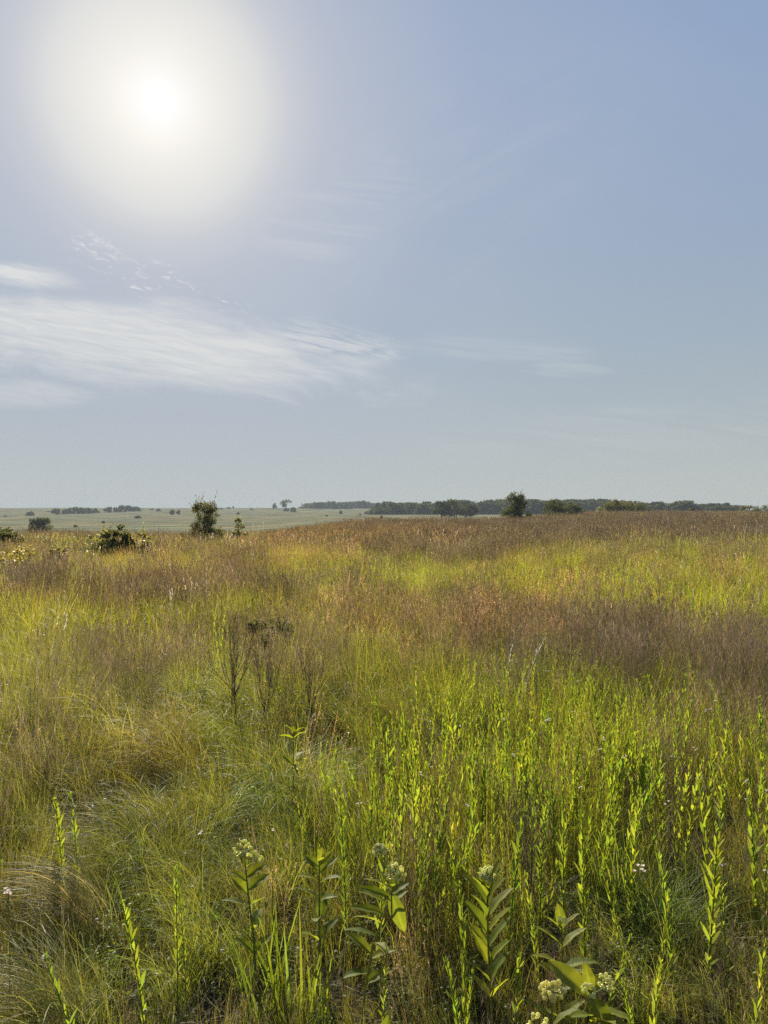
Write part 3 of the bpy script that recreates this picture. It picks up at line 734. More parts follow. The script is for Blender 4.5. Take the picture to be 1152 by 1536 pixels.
stalk(700, 1330, .48, 'slim bright stalk growing close on the left of the tall milkweed', big=1.1, lean=.1)
stalk(970, 1440, .46, 'stalk at lower right beside the lowest milkweed', big=1.0)
stalk(1126, 1400, .5, 'stalk at the lower right corner', big=1.0)
GS = 'slim leafy stalks of the right meadow'; LS = 'slim yellow green leafy stalk, one of many rising from the meadow'
sp = [stalk(700 + 20 * i, 1100, .56, LS, GS, RNG.uniform(.03, .2), nl=int(RNG.integers(40, 54)), big=RNG.uniform(1.0, 1.25)) for i in range(6)]
def stalk_copy(px, top, h):
    s = h / .56
    r = copy_tree(sp[RNG.integers(6)], near_pos(px, top, h), RNG.uniform(0, 6.28), (s * RNG.uniform(.8, 1.15), s * RNG.uniform(.8, 1.15), s), LS, GS)
    r.rotation_euler.x = RNG.normal(0, .10); r.rotation_euler.y = RNG.normal(0, .10)
for px, top in ((770, 1008), (745, 1015), (905, 1000), (1012, 1000), (800, 1090), (765, 1095), (833, 1095), (850, 1100), (885, 1108), (925, 1140), (935, 1155), (650, 1110), (700, 1105), (712, 1130), (985, 1075), (1025, 1085), (1055, 1080), (1075, 1075),
                (555, 1105), (578, 1120), (620, 1115), (640, 1180), (672, 1180), (690, 1170), (600, 1170), (733, 1185), (760, 1215), (810, 1190), (880, 1215), (1060, 1195), (1070, 1180), (1130, 1120), (975, 1110), (1010, 1120)):
    stalk_copy(px, top, RNG.uniform(.48, .66))
for i in range(150):
    px = RNG.uniform(560, 1150); top = RNG.triangular(985, 1030, 1230)
    if px > 960 and RNG.random() < .65: continue
    if px > 900 and top < 985 + (px - 700) * .12: continue
    stalk_copy(px, top, RNG.uniform(.42, .64))
for i in range(14):
    stalk_copy(RNG.uniform(560, 1150), RNG.uniform(1230, 1480), RNG.uniform(.34, .5))

def umbel(root, c, r, n, tilt=(0, 0, 1), pink=0.0, bud=False):
    """a ball of small waxy flowers on thin stalks"""
    c = np.array(c, float); tl = np.array(tl_ := tilt, float); tl /= np.linalg.norm(tl)
    st, fl = MB(), MB()
    k = 0
    while k < n:
        d = RNG.normal(0, 1, 3); d /= np.linalg.norm(d)
        if d @ tl < -.25: continue
        k += 1
        e = c + d * r * RNG.uniform(.82, 1.05)
        tube(st, [c, c * .5 + e * .5 + np.array([0, 0, -.002]), e], [.0009, .0007, .0006], 4, (1.3, 1.2, 1.0))
        col = np.array([1.0, .97, .9]) * RNG.uniform(.75, 1.1); col = col * (1 - pink) + np.array([.95, .72, .66]) * pink
        ball(fl, e, RNG.uniform(.0042, .0058), 3, col, 1.0, .05)
        if not bud:
            for q in range(5):           # turned back petals round each crown
                a = q * 2 * PI / 5 + k
                s_ = np.cross(d, [0.3, .2, .9]); s_ /= np.linalg.norm(s_); s2 = np.cross(d, s_)
                w = math.cos(a) * s_ + math.sin(a) * s2; wn = np.cross(w, d)
                b0 = e + w * .003; b1 = b0 + (w * .6 - d * .8) * .006
                fl.add([b0 - wn * .0014, b0 + wn * .0014, b1 + wn * .0018, b1 - wn * .0018], [[0, 1, 2, 3]], col * 1.05)
    h = fl.build('flower_head', M_BLOOM, root); st.build('flower_stalks', M_STEM, h)
    return h
def milkweed(label, loc, stem, leaves, heads, keep=.82):
    root = thing('milkweed', loc, label, 'wildflower'); CLEAR.append((loc.x, loc.y, .14, keep))
    sm = MB(); tube(sm, stem, [.0042 * (1 - .5 * i / (len(stem) - 1)) for i in range(len(stem))], 8, (.9, .9, .9)); sm.build('stem', M_STEM, root)
    S = np.array(stem, float)
    if len(leaves) < 15:
        leaves = list(leaves) + [(f, a + k * 180 + RNG.uniform(-20, 20), RNG.uniform(20, 40), RNG.uniform(.07, .09), RNG.uniform(.026, .036), .6, RNG.uniform(-.5, .5)) for f, a in ((.26, 20), (.40, 80), (.54, 350)) for k in (0, 1)]
    for f, az, el, L, W, dr, ro in leaves:
        k = f * (len(S) - 1); i = min(int(k), len(S) - 2); b = S[i] * (1 - k + i) + S[i + 1] * (k - i)
        lm = MB(); broad_leaf(lm, b, math.radians(az), math.radians(el + (12 if 0 < el < 40 else 0)), L * 1.08, W * 1.1, dr, .32, ro, (1, 1, 1) * np.array(RNG.uniform(.85, 1.15)), 10, 3, .08)
        lm.build('leaf', M_MILK, root)
    for h in heads: umbel(root, *h)
    return root
# tall upright milkweed, broad leaves in pairs
p = near_pos(733, 1292, .57)
lv = []
for k, f in enumerate(np.linspace(.26, .93, 9)):
    a0 = 175 + (k % 2) * 38 - 15 + RNG.uniform(-10, 10)
    L = .084 * (.75 + .5 * math.sin(PI * (f - .1))) 
    for s_ in (0, 180): lv.append((f, a0 + s_ + RNG.uniform(-8, 8), 55 + 10 * f + RNG.uniform(-8, 8), L * RNG.uniform(.9, 1.1), .042 * RNG.uniform(.85, 1.1), RNG.uniform(.2, .6), RNG.uniform(-.35, .35)))
milkweed('tall upright milkweed with paired broad leaves and one cream flower head on top', p,
         [(0.01, 0, -.02), (.008, .0, .15), (.0, .004, .30), (-.004, 0, .43), (-.002, 0, .50)], lv,
         [((-.004, 0, .52), .026, 34, (-.2, -.1, 1))])
# leaning milkweed in the middle
p = near_pos(590, 1290, .58)
milkweed('leaning milkweed with two cream flower heads and leaves swept to the left', p,
         [(-.10, .05, -.02), (-.085, .04, .16), (-.06, .02, .32), (-.02, 0, .43), (.0, 0, .50)],
         [(.99, 250, 40, .05, .022, .5, .2), (.78, 20, 30, .07, .026, .6, .2), (.65, 200, 22, .09, .026, .5, .3), (.45, 165, 30, .09, .03, .6, -.3), (.42, 350, 25, .08, .03, .6, .2), (.95, 172, 22, .085, .026, .6, .3), (.88, 190, 15, .095, .026, .35, -.4), (.72, 186, 8, .10, .026, .3, -.3), (.80, 176, 20, .09, .03, .4, .2), (.92, -60, -48, .10, .040, .5, .6), (.90, 10, 40, .06, .03, .5, .2), (.97, 30, 55, .05, .022, .4, .1), (.55, 175, 10, .09, .03, .5, .2), (.5, 300, 10, .09, .035, .6, -.2), (.97, 130, 40, .06, .02, .5, 0), (.35, 200, 5, .08, .03, .7, 0), (.3, 20, 15, .08, .03, .6, .3)],
         [((.004, 0, .535), .030, 44, (.1, -.2, 1), .05), ((-.040, .05, .575), .024, 24, (0, 0, 1), .12)])
# lowest, biggest milkweeds by the bottom edge
p = near_pos(886, 1455, .42)
milkweed('large low milkweed with wide bright leaves beside the bottom edge', p,
         [(0.0, 0, -.02), (.0, .0, .12), (.004, .0, .25), (.0, 0, .36)],
         [(.95, 150, 20, .12, .046, .3, -.5), (.93, -60, -20, .07, .045, .6, .2), (.98, 20, 25, .07, .03, .5, .3), (.8, 215, 15, .10, .05, .5, .2), (.82, -20, 5, .10, .05, .6, -.3), (.99, 100, 62, .06, .03, .3, 0), (.62, 190, 15, .10, .05, .6, .3), (.64, 10, 15, .10, .05, .6, -.2), (.55, 270, 20, .11, .05, .7, 0), (.7, 250, 30, .09, .045, .6, .2), (.75, 300, 30, .09, .045, .6, -.2)],
         [((.03, -.01, .385), .024, 12, (.5, -.3, .8), .15), ((-.01, -.02, .37), .016, 14, (0, -.3, 1), .0, True)])
p = near_pos(828, 1472, .42)
milkweed('milkweed with one pinkish white and one cream flower head, left of the large low milkweed', p,
         [(0.01, 0, -.02), (.005, .0, .12), (.0, .0, .25), (.0, 0, .36)],
         [(.86, 165, 30, .075, .036, .4, .2), (.80, 10, 35, .08, .034, .6, -.4), (.7, 200, 20, .08, .034, .6, .2), (.66, -20, 30, .08, .036, .6, 0), (.5, 250, 25, .08, .04, .7, 0), (.55, 110, 25, .08, .04, .7, 0)],
         [((.0, 0, .385), .030, 30, (0, -.1, 1), .28), ((-.048, -.06, .34), .026, 18, (0, -.1, 1), .0)])
p = near_pos(842, 1362, .44)
milkweed('young leafy milkweed without open flowers, under the dark gap at lower right', p,
         [(0.0, 0, -.02), (.0, .0, .14), (.004, .0, .28), (.0, 0, .38)],
         [(.98, 100, 70, .06, .028, .3, 0), (.96, 190, 50, .07, .03, .4, .2), (.95, 0, 55, .07, .03, .4, -.2), (.8, 165, 42, .09, .034, .4, .3), (.78, 20, 30, .09, .036, .5, -.3), (.62, 190, 25, .10, .04, .5, .2), (.6, -10, 20, .10, .04, .6, 0), (.45, 210, 15, .09, .04, .6, 0), (.45, 20, 15, .09, .04, .6, 0)],
         [((.0, 0, .39), .012, 12, (0, 0, 1), .0, True)])
p = near_pos(367, 1262, .52)
milkweed('milkweed with a loose speckled cream flower head, left of the broad grass tuft', p,
         [(.04, 0, -.02), (.03, 0, .2), (.01, 0, .36), (.0, 0, .46)],
         [(.80, 10, 42, .07, .034, .7, .5), (.76, 200, 35, .06, .028, .6, -.4), (.9, 330, 50, .05, .024, .6, .2), (.9, 120, 50, .05, .022, .5, .2), (.66, 20, 30, .08, .034, .7, .4), (.64, 175, 38, .07, .034, .6, -.5), (.55, 280, 30, .08, .034, .6, 0)],
         [((-.005, 0, .485), .032, 26, (0, 0, 1), .1), ((.03, .01, .46), .022, 14, (0.3, 0, 1), .0, True)], .85)
p = near_pos(479, 1258, .5)
milkweed('small flowerless milkweed with one upright lit leaf, between grass tuft and solitary stalk', p,
         [(.0, 0, -.02), (.0, 0, .2), (.0, 0, .34), (.0, 0, .42)],
         [(.97, 70, 60, .050, .022, .4, .5), (.95, 12, 38, .06, .024, .5, .5), (.93, 170, 40, .06, .024, .5, -.5), (.96, 300, 60, .045, .018, .4, 0), (.86, 150, 30, .075, .028, .6, -.3), (.84, 30, 28, .075, .028, .6, .3), (.72, 200, 25, .08, .03, .6, 0), (.7, 340, 25, .08, .03, .6, 0)], [], 1.0)
p = near_pos(567, 1512, .36)
milkweed('upright broad leaves of a milkweed rising from the bottom edge at centre', p,
         [(.0, 0, -.02), (.0, 0, .1), (.0, 0, .18), (.0, 0, .24)],
         [(.98, 40, 70, .085, .032, .3, .5), (.9, 150, 62, .09, .036, .3, .3), (.92, 20, 60, .10, .04, .3, -.3), (.7, 200, 30, .09, .04, .6, 0), (.7, -20, 30, .09, .04, .6, 0)], [])
p = near_pos(440, 1085, .5)
milkweed('distant small milkweed with two lit yellow leaf pairs in the dark green grass', p,
         [(.0, 0, -.02), (.0, 0, .2), (.0, 0, .34), (.0, 0, .46)],
         [(.99, 165, 38, .06, .024, .7, .6), (.97, 15, 30, .065, .024, .7, -.5), (.96, 90, 60, .05, .02, .5, 0), (.9, 195, 18, .08, .028, .7, .6), (.9, 35, 22, .07, .026, .7, -.6), (.85, 280, 30, .07, .026, .7, -.3), (.6, 60, 15, .09, .03, .6, -.3)], [], 1.0)

# leafless reddish shrubs
def twig_shrub(px, top, h, label, n=16, spread=.35, fork=.45, r=.005):
    root = thing('bare_shrub', near_pos(px, top, h), label, 'shrub')
    mb = MB()
    for s_ in ((-.012, 0), (.012, .006)):
        tube(mb, [(s_[0], s_[1], -.03), (s_[0] * 1.1, s_[1], h * fork * .5), (s_[0] * .6, 0, h * fork)], [r, r * .9, r * .75], 6)
    mb.build('trunk', M_TWIG, root)
    tw = MB()
    for i in range(n):
        a = RNG.uniform(0, 2*PI); f = RNG.uniform(.55, 1.1) * fork * h; sp_ = RNG.uniform(.1, 1) * spread * h * .6
        e = np.array([math.cos(a) * sp_, math.sin(a) * sp_, h * RNG.uniform(.72, 1.0)])
        b = np.array([RNG.choice([-.012, .012]) * .7, 0, f]); m_ = b * .5 + e * .5 + np.array([math.cos(a), math.sin(a), 0]) * sp_ * .18
        tube(tw, [b, m_, e], [r * .38, r * .26, r * .12], 5)
        for j in range(7):
            q = m_ + (e - m_) * RNG.uniform(-.5, .9)
            d = (e - b) / np.linalg.norm(e - b) + RNG.normal(0, .33, 3); L = RNG.uniform(.05, .14)
            tube(tw, [q, q + d * L * .5, q + d * L + np.array([0, 0, .01])], [r * .2, r * .15, r * .08], 4)
            k = 4
            ribbons(tw, q + d * L * np.linspace(.1, 1, k)[:, None], U(0, 2*PI, k), U(.1, .8, k), U(-.2, .2, k), U(.012, .028, k), U(.002, .0035, k), 1, shape='leaf')
    tw.build('twigs', M_TWIG, root)
    return root
twig_shrub(350, 928, .86, 'bare reddish shrub with two thin trunks rising above the grass, tallest of its kind', 18, .38, .42, .0058)
twig_shrub(398, 972, .66, 'smaller bare reddish shrub with one bent trunk right of the tallest bare shrub', 16, .34, .4, .005)
twig_shrub(466, 965, .66, 'slender brown twiggy shrub farther right, thin and straight', 13, .3, .3, .0045)
twig_shrub(800, 1160, .62, 'dark thin twiggy shrub among the bright stalks of the right meadow', 12, .45, .25, .004)

# leafy low shrubs in the middle field
H = .62; pos = near_pos(405, 926, H)
t = make_tree('low_shrub', H, .62, 'bush', 18, 1500, .022, M_BUSH, 'dark green low shrub in the grass up and right of the tallest bare shrub', 'shrub', nlimb=6, tr_r=.008); t.location = pos
H = .6; pos = near_pos(968, 880, H)
t = make_tree('low_shrub', H, .55, 'bush', 12, 420, .028, M_YBUSH, 'open small shrub with pale tipped leaves in the yellow green band at right', 'shrub', nlimb=8, tr_r=.008, sprigs=4); t.location = pos

# little white flowers on their own stems
def white_flower(px, top, h, label, group=None, r=.011, n=3):
    root = thing('white_flower', near_pos(px, top, h), label, 'wildflower', group)
    sm, fm = MB(), MB()
    tube(sm, [(0, 0, -.02), (.006, 0, h * .5), (0, 0, h)], [.0014, .0012, .0009], 5)
    for i in range(n):
        c = np.array([RNG.normal(0, r * 1.3), RNG.normal(0, r), h + RNG.uniform(-.004, .01)]) if n > 1 else np.array([0, 0, h])
        tube(sm, [(0, 0, h - .03), c], [.0008, .0006], 4)
        for q in range(9):
            a = q * 2 * PI / 9
            ribbons(fm, c[None], np.array([a]), np.array([RNG.uniform(.3, 1.2)]), np.array([.8]), np.array([r]), np.array([r * .55]), 2, shape='leaf', twist=np.zeros(1))
        ball(fm, c, r * .32, 2, (1, .85, .5))
    sm.build('stem', M_STEM, root); fm.build('petals', M_WHITE, root)
    return root
white_flower(958, 1308, .5, 'white and pinkish flower cluster over the dark gap at lower right', r=.008, n=5)
white_flower(12, 1338, .48, 'white flower cluster at the left picture edge beside dark grass', r=.008, n=6)
white_flower(820, 1075, .55, 'white flat flower cluster among bright stalks in the right meadow', r=.008, n=5)
white_flower(300, 1248, .48, 'tiny white bloom between the left tussock and the loose milkweed', r=.007, n=2)
GW, LW = 'small white blooms of the meadow', 'small white bloom dotted among the meadow grass'
wf = [white_flower(900, 1120, .52, LW, GW, .0065, 2), white_flower(1060, 1063, .52, LW, GW, .007, 2), white_flower(645, 1148, .5, LW, GW, .0065, 2)]
for px, top in ((755, 1073), (935, 1128), (1010, 1132), (1065, 1060), (905, 1105), (1072, 1048), (958, 1020), (865, 1015), (1040, 1115), (690, 1085), (860, 1060), (1000, 1200), (870, 1180), (1120, 1200), (1085, 1300), (700, 1208), (540, 1205), (410, 1245), (630, 1160), (820, 1000), (1148, 1310), (1140, 1050), (770, 1130)):
    h = RNG.uniform(.44, .58)
    copy_tree(wf[RNG.integers(3)], near_pos(px, top, h), RNG.uniform(0, 6.28), (1, 1, h / .52), LW, GW)

# big tussocks and tufts that stand out of the grass
M_TUSS = leaf_mat('tussock_blade', (.255, .245, .070), .52, .5, .18, warm=(1.18, 1.15, .6))
M_TUFT = leaf_mat('broad_blade', (.20, .235, .032), .6, .45, .25, warm=(1.2, 1.18, .45))
def tussock(px, top, h, n, az0, spread, label, tint=(1, 1, 1), L=(.42, .72), r=.09, curl=(1.3, 2.3)):
    loc = near_pos(px, top, h); s = h / .36
    mb = MB()
    ribbons(mb, disc(n, r), RNG.normal(az0, spread, n), U(.05, .6, n), U(*curl, n), U(*L, n) * s, U(.0014, .0027, n), 9, bladecol(n, .2, .25) * np.array(tint), pw=1.35)
    k = n // 3
    ribbons(mb, disc(k, r * 1.2), U(0, 2*PI, k), U(0, .6, k), U(.5, 1.6, k), U(.2, .4, k) * s, U(.0016, .003, k), 5, bladecol(k, .15) * np.array([.85, 1, .8]))
    o = mb.build('grass_tussock', M_TUSS); o.location = loc
    tag(o, label, 'grass tussock'); CLEAR.append((loc.x, loc.y, .20, .55))
tussock(105, 1385,   .36, 260, PI * .97, .6, 'pale straw tussock combed to the left in the bottom left corner', (1.2, 1.18, 1.2), (.35, .6))
tussock(30, 1440, .30, 200, PI * .9, .6, 'second straw tussock below the pale one, cut by the bottom left corner', (1.15, 1.12, 1.1), (.3, .55))
tussock(215, 1190, .38, 340, PI * .8, 1.1, 'broad domed golden green tussock behind the bright stalks at left', (1.0, 1.08, .8), (.35, .58), .16)
tussock(150, 1275, .32, 260, PI * 1.02, .35, 'small straw tussock with pale parallel blades in front of the domed tussock', (1.4, 1.2, 1.6), (.45, .65))
tussock(425, 1105, .42, 300, 0.3, 1.6, 'dark green mop of grass right of the tallest bare shrub', (.62, .85, .7), (.35, .6), .2)
tussock(350, 1040, .44, 280, PI * .9, 1.2, 'bright yellow green tussock under the tallest bare shrub', (1.15, 1.3, .6), (.35, .6), .18)
tussock(270, 1075, .4, 360, PI * .9, .9, 'golden tussock left of the tallest bare shrub foot', (1.3, 1.15, 1.0), (.45, .7), .16)
tussock(1010, 1290, .32, 260, PI * .3, 1.6, 'small dark green tussock in the gap at lower right', (.55, .85, .6), (.3, .5), .12, (.8, 1.8))
def tuft(px, top, h, n, label, W=(.006, .0105)):
    loc = near_pos(px, top, h); root = thing('grass_tuft', loc, label, 'grass tuft'); CLEAR.append((loc.x, loc.y, .16, .6))
    mb = MB(); ribbons(mb, disc(n, .07), U(0, 2*PI, n), U(.02, .34, n), U(.0, .5, n), U(.62, 1.0, n) * h, U(*W, n), 8, bladecol(n, .06, .14), twist=RNG.normal(0, .7, n))
    mb.build('blades', M_TUFT, root)
    mb = MB(); k = n * 3; ribbons(mb, disc(k, .09), U(0, 2*PI, k), U(.05, .6, k), U(.2, 1.3, k), U(.3, .75, k) * h, U(.002, .004, k), 6, bladecol(k, .2) * np.array([.75, .85, .9]))
    mb.build('fine_blades', M_TUFT, root)
tuft(412, 1296, .48, 15, 'upright tuft of wide bright blades left of the leaning milkweed')
tuft(455, 1350, .40, 9, 'smaller tuft of wide blades tight against the right of a larger tuft')
tuft(925, 1205, .46, 16, 'tuft of upright pointed blades among stalks in the right meadow', (.005, .009))
scatter()
# ------------------------------------------------------------------ ground
def build_ground():
    radii = np.concatenate([[0.01], np.geomspace(.4, 2600, 150)])
    half = np.linspace(-math.radians(36), math.radians(36), 240)
    rest = np.linspace(math.radians(36), 2*PI - math.radians(36), 50)[1:-1]
    ang = np.concatenate([half, rest]); na = len(ang)
    R, A = np.meshgrid(radii, ang, indexing='ij')
    X = R * np.sin(A); Y = R * np.cos(A)
    Z = ground_z(X.ravel(), Y.ravel())
    V = np.stack([X.ravel(), Y.ravel(), Z], 1)
    i = np.arange(len(radii) - 1)[:, None] * na; k = np.arange(na)[None, :]; k2 = (k + 1) % na
    Q = np.stack([i + k, i + na + k, i + na + k2, i + k2], -1).reshape(-1, 4)[:, ::-1]
    x, y = V[:, 0], V[:, 1]
    W, T, n2, n3 = plant_mix(x, np.maximum(y, 1.2))
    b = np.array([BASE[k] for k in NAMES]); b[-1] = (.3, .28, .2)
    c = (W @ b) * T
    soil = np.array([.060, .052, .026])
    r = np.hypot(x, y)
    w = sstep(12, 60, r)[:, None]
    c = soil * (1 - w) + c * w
    # short grazed grass of the far slopes
    u = x / np.maximum(y, 8)
    far = (sstep(85, 150, r) * (1 - sstep(.02, .14, u)) + sstep(200, 260, r) * sstep(.02, .14, u))[:, None]
    pale = np.array([.140, .150, .090]) * (1 + .35 * (fbm(x * .012, y * .02)[:, None] - .5))
    c = c * (1 - far) + pale * far
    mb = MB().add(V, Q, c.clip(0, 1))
    m, nt, N, Lk = new_mat('meadow_ground')
    out = N.new('ShaderNodeOutputMaterial'); pr = N.new('ShaderNodeBsdfPrincipled'); pr.inputs['Roughness'].default_value = 1; pr.inputs['Specular IOR Level'].default_value = 0
    at_ = N.new('ShaderNodeAttribute'); at_.attribute_name = 'var'
    tc = N.new('ShaderNodeTexCoord')
    def noise(s, d=5, r=.6):
        q = N.new('ShaderNodeTexNoise'); q.inputs['Scale'].default_value = s; q.inputs['Detail'].default_value = d; q.inputs['Roughness'].default_value = r
        Lk.new(tc.outputs['Object'], q.inputs['Vector']); return q.outputs[0]
    def mrange(s, a, b, c_, d):
        q = N.new('ShaderNodeMapRange'); q.inputs[1].default_value = a; q.inputs[2].default_value = b; q.inputs[3].default_value = c_; q.inputs[4].default_value = d
        Lk.new(s, q.inputs[0]); return q.outputs[0]
    def math_(op, a, b):
        q = N.new('ShaderNodeMath'); q.operation = op; Lk.new(a, q.inputs[0]); Lk.new(b, q.inputs[1]); return q.outputs[0]
    k = math_('MULTIPLY', mrange(noise(.045, 6), .3, .7, .5, 1.55), mrange(noise(.9, 6, .7), .3, .7, .65, 1.35))
    k = math_('MULTIPLY', k, mrange(noise(14, 4, .7), .3, .7, .7, 1.3))
    vm = N.new('ShaderNodeVectorMath'); vm.operation = 'SCALE'; Lk.new(at_.outputs['Color'], vm.inputs[0]); Lk.new(k, vm.inputs['Scale'])
    hs = N.new('ShaderNodeMix'); hs.data_type = 'RGBA'; hs.blend_type = 'MULTIPLY'
    Lk.new(mrange(noise(.02, 5), .42, .62, 0, 1), hs.inputs[0]); Lk.new(vm.outputs[0], hs.inputs[6]); hs.inputs[7].default_value = (1.22, .93, .84, 1)
    Lk.new(hs.outputs[2], pr.inputs['Base Color'])
    bp = N.new('ShaderNodeBump'); bp.inputs['Strength'].default_value = .6; bp.inputs['Distance'].default_value = .25
    Lk.new(noise(2.2, 6, .7), bp.inputs['Height']); Lk.new(bp.outputs[0], pr.inputs['Normal'])
    Lk.new(pr.outputs[0], out.inputs[0])
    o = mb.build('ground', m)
    tag(o, 'gently rolling prairie ground running out to the pale far slopes', 'ground', None, 'structure')
build_ground()

# ------------------------------------------------------------------ sky, sun, haze, camera
SKYK = 0.49
def build_world():
    w = bpy.data.worlds.new('World'); SC.world = w; w.use_nodes = True
    nt = w.node_tree; N, Lk = nt.nodes, nt.links; N.clear()
    out = N.new('ShaderNodeOutputWorld'); bg = N.new('ShaderNodeBackground'); bg.inputs[1].default_value = 0.1
    Lk.new(bg.outputs[0], out.inputs[0])
    sky = N.new('ShaderNodeTexSky'); sky.sky_type = 'NISHITA'; sky.sun_disc = False
    sky.sun_elevation = SUN_EL; sky.sun_rotation = SUN_AZ; sky.altitude = 300
    sky.air_density = 1.0; sky.dust_density = .8; sky.ozone_density = 1.4
    tc = N.new('ShaderNodeTexCoord')
    D = tc.outputs['Generated']
    def M(op, a, b=None, c=None):
        q = N.new('ShaderNodeMath'); q.operation = op
        for i, v in enumerate((a, b, c)):
            if v is None: continue
            if isinstance(v, (int, float)): q.inputs[i].default_value = v
            else: Lk.new(v, q.inputs[i])
        return q.outputs[0]
    def VM(op, a, b=None, s=None):
        q = N.new('ShaderNodeVectorMath'); q.operation = op
        for i, v in enumerate((a, b)):
            if v is None: continue
            if isinstance(v, (tuple, list)): q.inputs[i].default_value = v
            else: Lk.new(v, q.inputs[i])
        if s is not None:
            if isinstance(s, (int, float)): q.inputs['Scale'].default_value = s
            else: Lk.new(s, q.inputs['Scale'])
        return q
    def ramp(fac, stops, interp='LINEAR'):
        q = N.new('ShaderNodeValToRGB'); q.color_ramp.interpolation = interp
        e = q.color_ramp.elements
        while len(e) < len(stops): e.new(.5)
        for k, (p, c) in enumerate(stops):
            e[k].position = p; e[k].color = (*c, 1) if isinstance(c, tuple) else (c, c, c, 1)
        Lk.new(fac, q.inputs[0]); return q.outputs[0]
    def mix(fac, a, b, blend='MIX'):
        q = N.new('ShaderNodeMix'); q.data_type = 'RGBA'; q.blend_type = blend
        if isinstance(fac, (int, float)): q.inputs[0].default_value = fac
        else: Lk.new(fac, q.inputs[0])
        for i, v in ((6, a), (7, b)):
            if isinstance(v, tuple): q.inputs[i].default_value = (*v, 1)
            else: Lk.new(v, q.inputs[i])
        return q.outputs[2]
    Dn = VM('NORMALIZE', D).outputs[0]
    sx = N.new('ShaderNodeSeparateXYZ'); Lk.new(Dn, sx.inputs[0])
    ang = M('MULTIPLY', M('ARCCOSINE', M('MINIMUM', VM('DOT_PRODUCT', Dn, tuple(SUN)).outputs['Value'], .999999)), 180 / PI)
    def S(r, g, b): return tuple(((c / 255 + .055) / 1.055) ** 2.4 if c > 10 else c / 255 / 12.92 for c in (r, g, b))
    el = M('MULTIPLY', M('ARCSINE', sx.outputs[2]), 180 / PI)
    grad = ramp(M('DIVIDE', M('MAXIMUM', el, 0.0), 60.0), [
        (0.0, S(181, 187, 183)), (.035, S(178, 185, 184)), (.10, S(168, 178, 182)), (.20, S(152, 169, 184)), (.32, S(143, 163, 189)), (.50, S(136, 159, 195)), (1.0, S(100, 130, 185))])
    halo = ramp(M('DIVIDE', ang, 60.0), [
        (0.0, (1.12, 1.11, 1.08)), (0.012, (1.06, 1.05, 1.02)), (0.024, (1.0, .99, .95)), (0.036, S(252, 249, 241)), (0.048, S(246, 243, 235)), (0.066, S(238, 236, 229)), (0.088, S(229, 228, 223)), (0.106, S(221, 221, 219)), (0.122, S(211, 212, 213)), (0.142, S(200, 203, 208)), (0.180, S(188, 193, 204)), (.34, S(172, 182, 200)), (.5, S(172, 184, 198)), (1, S(174, 186, 194))])
    hf = ramp(M('DIVIDE', ang, 60.0), [(0, 1.0), (.11, .98), (.155, .85), (.215, .70), (.32, .50), (.46, .32), (.62, .14), (.8, .03), (1, 0.0)])
    c = mix(hf, grad, halo)
    # cirrus, laid out over the sky by direction
    yc = M('MAXIMUM', sx.outputs[1], .05)
    uv = N.new('ShaderNodeCombineXYZ'); Lk.new(M('DIVIDE', sx.outputs[0], yc), uv.inputs[0]); Lk.new(M('DIVIDE', sx.outputs[2], yc), uv.inputs[1])
    def mapped(loc, rot, sc):
        q = N.new('ShaderNodeMapping'); q.vector_type = 'TEXTURE'
        q.inputs['Location'].default_value = (*loc, 0); q.inputs['Rotation'].default_value = (0, 0, math.radians(rot)); q.inputs['Scale'].default_value = (*sc, 1)
        Lk.new(uv.outputs[0], q.inputs[0]); return q.outputs[0]
    def noise(v, d=6, rough=.6, dist=.0, off=0.0):
        q = N.new('ShaderNodeTexNoise'); q.inputs['Scale'].default_value = 1; q.inputs['Detail'].default_value = d
        q.inputs['Roughness'].default_value = rough; q.inputs['Distortion'].default_value = dist
        Lk.new(VM('ADD', v, (off, off * .7, off * .3)).outputs[0], q.inputs['Vector']); return q.outputs[0]
    def mr(v, a, b, c_=0.0, d=1.0, smooth=True):
        q = N.new('ShaderNodeMapRange'); q.interpolation_type = 'SMOOTHSTEP' if smooth else 'LINEAR'
        for i, x in enumerate((a, b, c_, d)): q.inputs[i + 1].default_value = x
        Lk.new(v, q.inputs[0]); return q.outputs[0]
    big = noise(mapped((0, 0), -9, (.16, .05)), 5, .6, .6, 3.0)
    wob = M('MULTIPLY', M('SUBTRACT', big, .5), 1.5)
    def ell(px, py, rx, ry, rot, a=.35, b=1.15):
        m_ = mapped(((px - 576) / FPX, (768 - py) / FPX), -rot, (rx / FPX, ry / FPX))
        return mr(M('ADD', VM('LENGTH', m_).outputs['Value'], wob), b, a)
    fib = noise(mapped((0, 0), -13, (.075, .0075)), 8, .66, .8)
    fib2 = noise(mapped((0, 0), -6, (.30, .016)), 6, .65, .8, 7.0)
    puff = noise(mapped((0, 0), -22, (.020, .0060)), 6, .68, .7, 11.0)
    f1 = M('ADD', M('MULTIPLY', mr(fib, .3, .72), .5), M('MULTIPLY', mr(fib2, .3, .68), .5))
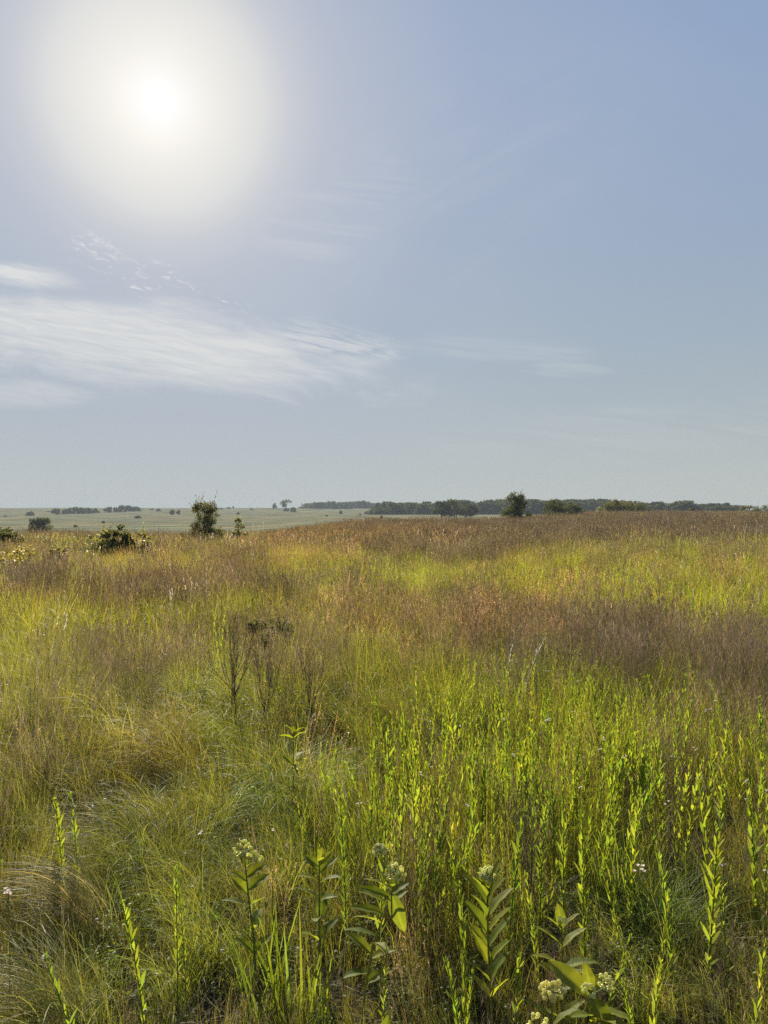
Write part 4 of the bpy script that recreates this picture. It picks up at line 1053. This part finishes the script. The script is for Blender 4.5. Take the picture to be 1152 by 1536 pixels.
    parts = [(M('MULTIPLY', ell(170, 512, 440, 70, 7), M('ADD', M('MULTIPLY', f1, .62), .38)), .95),
             (M('MULTIPLY', ell(480, 515, 150, 36, 4), mr(fib, .36, .66)), .6),
             (M('MULTIPLY', ell(40, 416, 100, 20, 9), M('ADD', M('MULTIPLY', f1, .8), .25)), 1.0),
             (M('MULTIPLY', ell(146, 370, 56, 20, 22), mr(puff, .46, .68)), .8),
             (M('MULTIPLY', ell(250, 430, 150, 50, 15), mr(puff, .54, .68)), .6),
             (M('MULTIPLY', ell(30, 590, 120, 24, 2), M('ADD', M('MULTIPLY', f1, .5), .3)), .6),
             (M('MULTIPLY', ell(500, 320, 150, 70, -25), mr(fib2, .36, .75)), .20),
             (M('MULTIPLY', ell(730, 520, 150, 30, 3), mr(fib2, .36, .7)), .20),
             (M('MULTIPLY', ell(840, 555, 70, 12, 2), mr(fib2, .38, .6)), .25),
             (M('MULTIPLY', ell(640, 300, 380, 150, -30), mr(noise(mapped((0, 0), 30, (.30, .06)), 6, .62, .8, 31.0), .36, .85)), .13),
             (M('MULTIPLY', ell(1000, 640, 380, 50, -6), mr(fib2, .35, .75)), .18)]
    fc = None
    for s_, k in parts:
        s_ = M('MULTIPLY', s_, k); fc = s_ if fc is None else M('MAXIMUM', fc, s_)
    fc = M('MULTIPLY', M('MINIMUM', M('MULTIPLY', fc, 1.25), 1.0), M('GREATER_THAN', sx.outputs[1], .06))
    ccol = mix(hf, S(204, 207, 209), S(226, 226, 223))
    c = mix(M('MULTIPLY', fc, .92), c, ccol)
    # soft patchiness of thin high veil
    veil = noise(mapped((0, 0), -15, (.7, .25)), 5, .55, .4, 21.0)
    c = mix(mr(veil, .3, .75, .0, .10), c, S(187, 192, 201))
    below = mr(el, -1.5, -.2)
    c = mix(below, S(110, 115, 95), c)
    nis = VM('SCALE', sky.outputs[0], s=.0).outputs[0]
    nis = VM('DIVIDE', sky.outputs[0], VM('ADD', VM('SCALE', sky.outputs[0], s=.12).outputs[0], (1, 1, 1)).outputs[0]).outputs[0]
    fin = mix(.93, nis, VM('SCALE', c, s=10.0 * SKYK).outputs[0])
    Lk.new(fin, bg.inputs[0])
build_world()

sl = bpy.data.lights.new('sun', 'SUN'); sl.energy = 5.0; sl.angle = math.radians(.53); sl.color = (1.0, .93, .80)
so = bpy.data.objects.new('sun', sl); COL.objects.link(so); so.rotation_euler = (-SUN).to_track_quat('-Z', 'Y').to_euler()

HAZE = 0.00036
if HAZE:
    mb = MB(); x0, x1, y0, y1, z0, z1 = -2700, 2700, -2700, 2700, -12, 15.6
    v = [(x, y, z) for x in (x0, x1) for y in (y0, y1) for z in (z0, z1)]
    mb.add(v, [[0, 1, 3, 2], [4, 6, 7, 5], [0, 4, 5, 1], [2, 3, 7, 6], [0, 2, 6, 4], [1, 5, 7, 3]])
    m, nt, N, Lk = new_mat('thin_haze')
    o_ = N.new('ShaderNodeOutputMaterial'); pv = N.new('ShaderNodeVolumePrincipled')
    pv.inputs['Color'].default_value = (.50, .57, .62, 1); pv.inputs['Density'].default_value = HAZE; pv.inputs['Anisotropy'].default_value = 0.0
    m.cycles.volume_sampling = 'DISTANCE'
    Lk.new(pv.outputs[0], o_.inputs['Volume'])
    tag(mb.build('haze', m, smooth=False), 'thin pale haze lying over the whole plain', 'haze', None, 'stuff')

cam = bpy.data.cameras.new('camera'); co = bpy.data.objects.new('camera', cam); COL.objects.link(co)
cam.sensor_fit = 'VERTICAL'; cam.sensor_height = 24; cam.lens = 24 * FPX / 1536
cam.clip_start = .05; cam.clip_end = 12000
co.location = (0, 0, EYE); co.rotation_euler = (PI / 2, 0, 0)
SC.camera = co
SC.view_settings.view_transform = 'Standard'; SC.view_settings.look = 'None'; SC.view_settings.exposure = 1.06; SC.view_settings.gamma = 1
cy = SC.cycles
cy.max_bounces = 4; cy.diffuse_bounces = 2; cy.glossy_bounces = 2; cy.transmission_bounces = 4; cy.transparent_max_bounces = 8; cy.volume_bounces = 0
cy.caustics_reflective = False; cy.caustics_refractive = False
cy.use_denoising = False
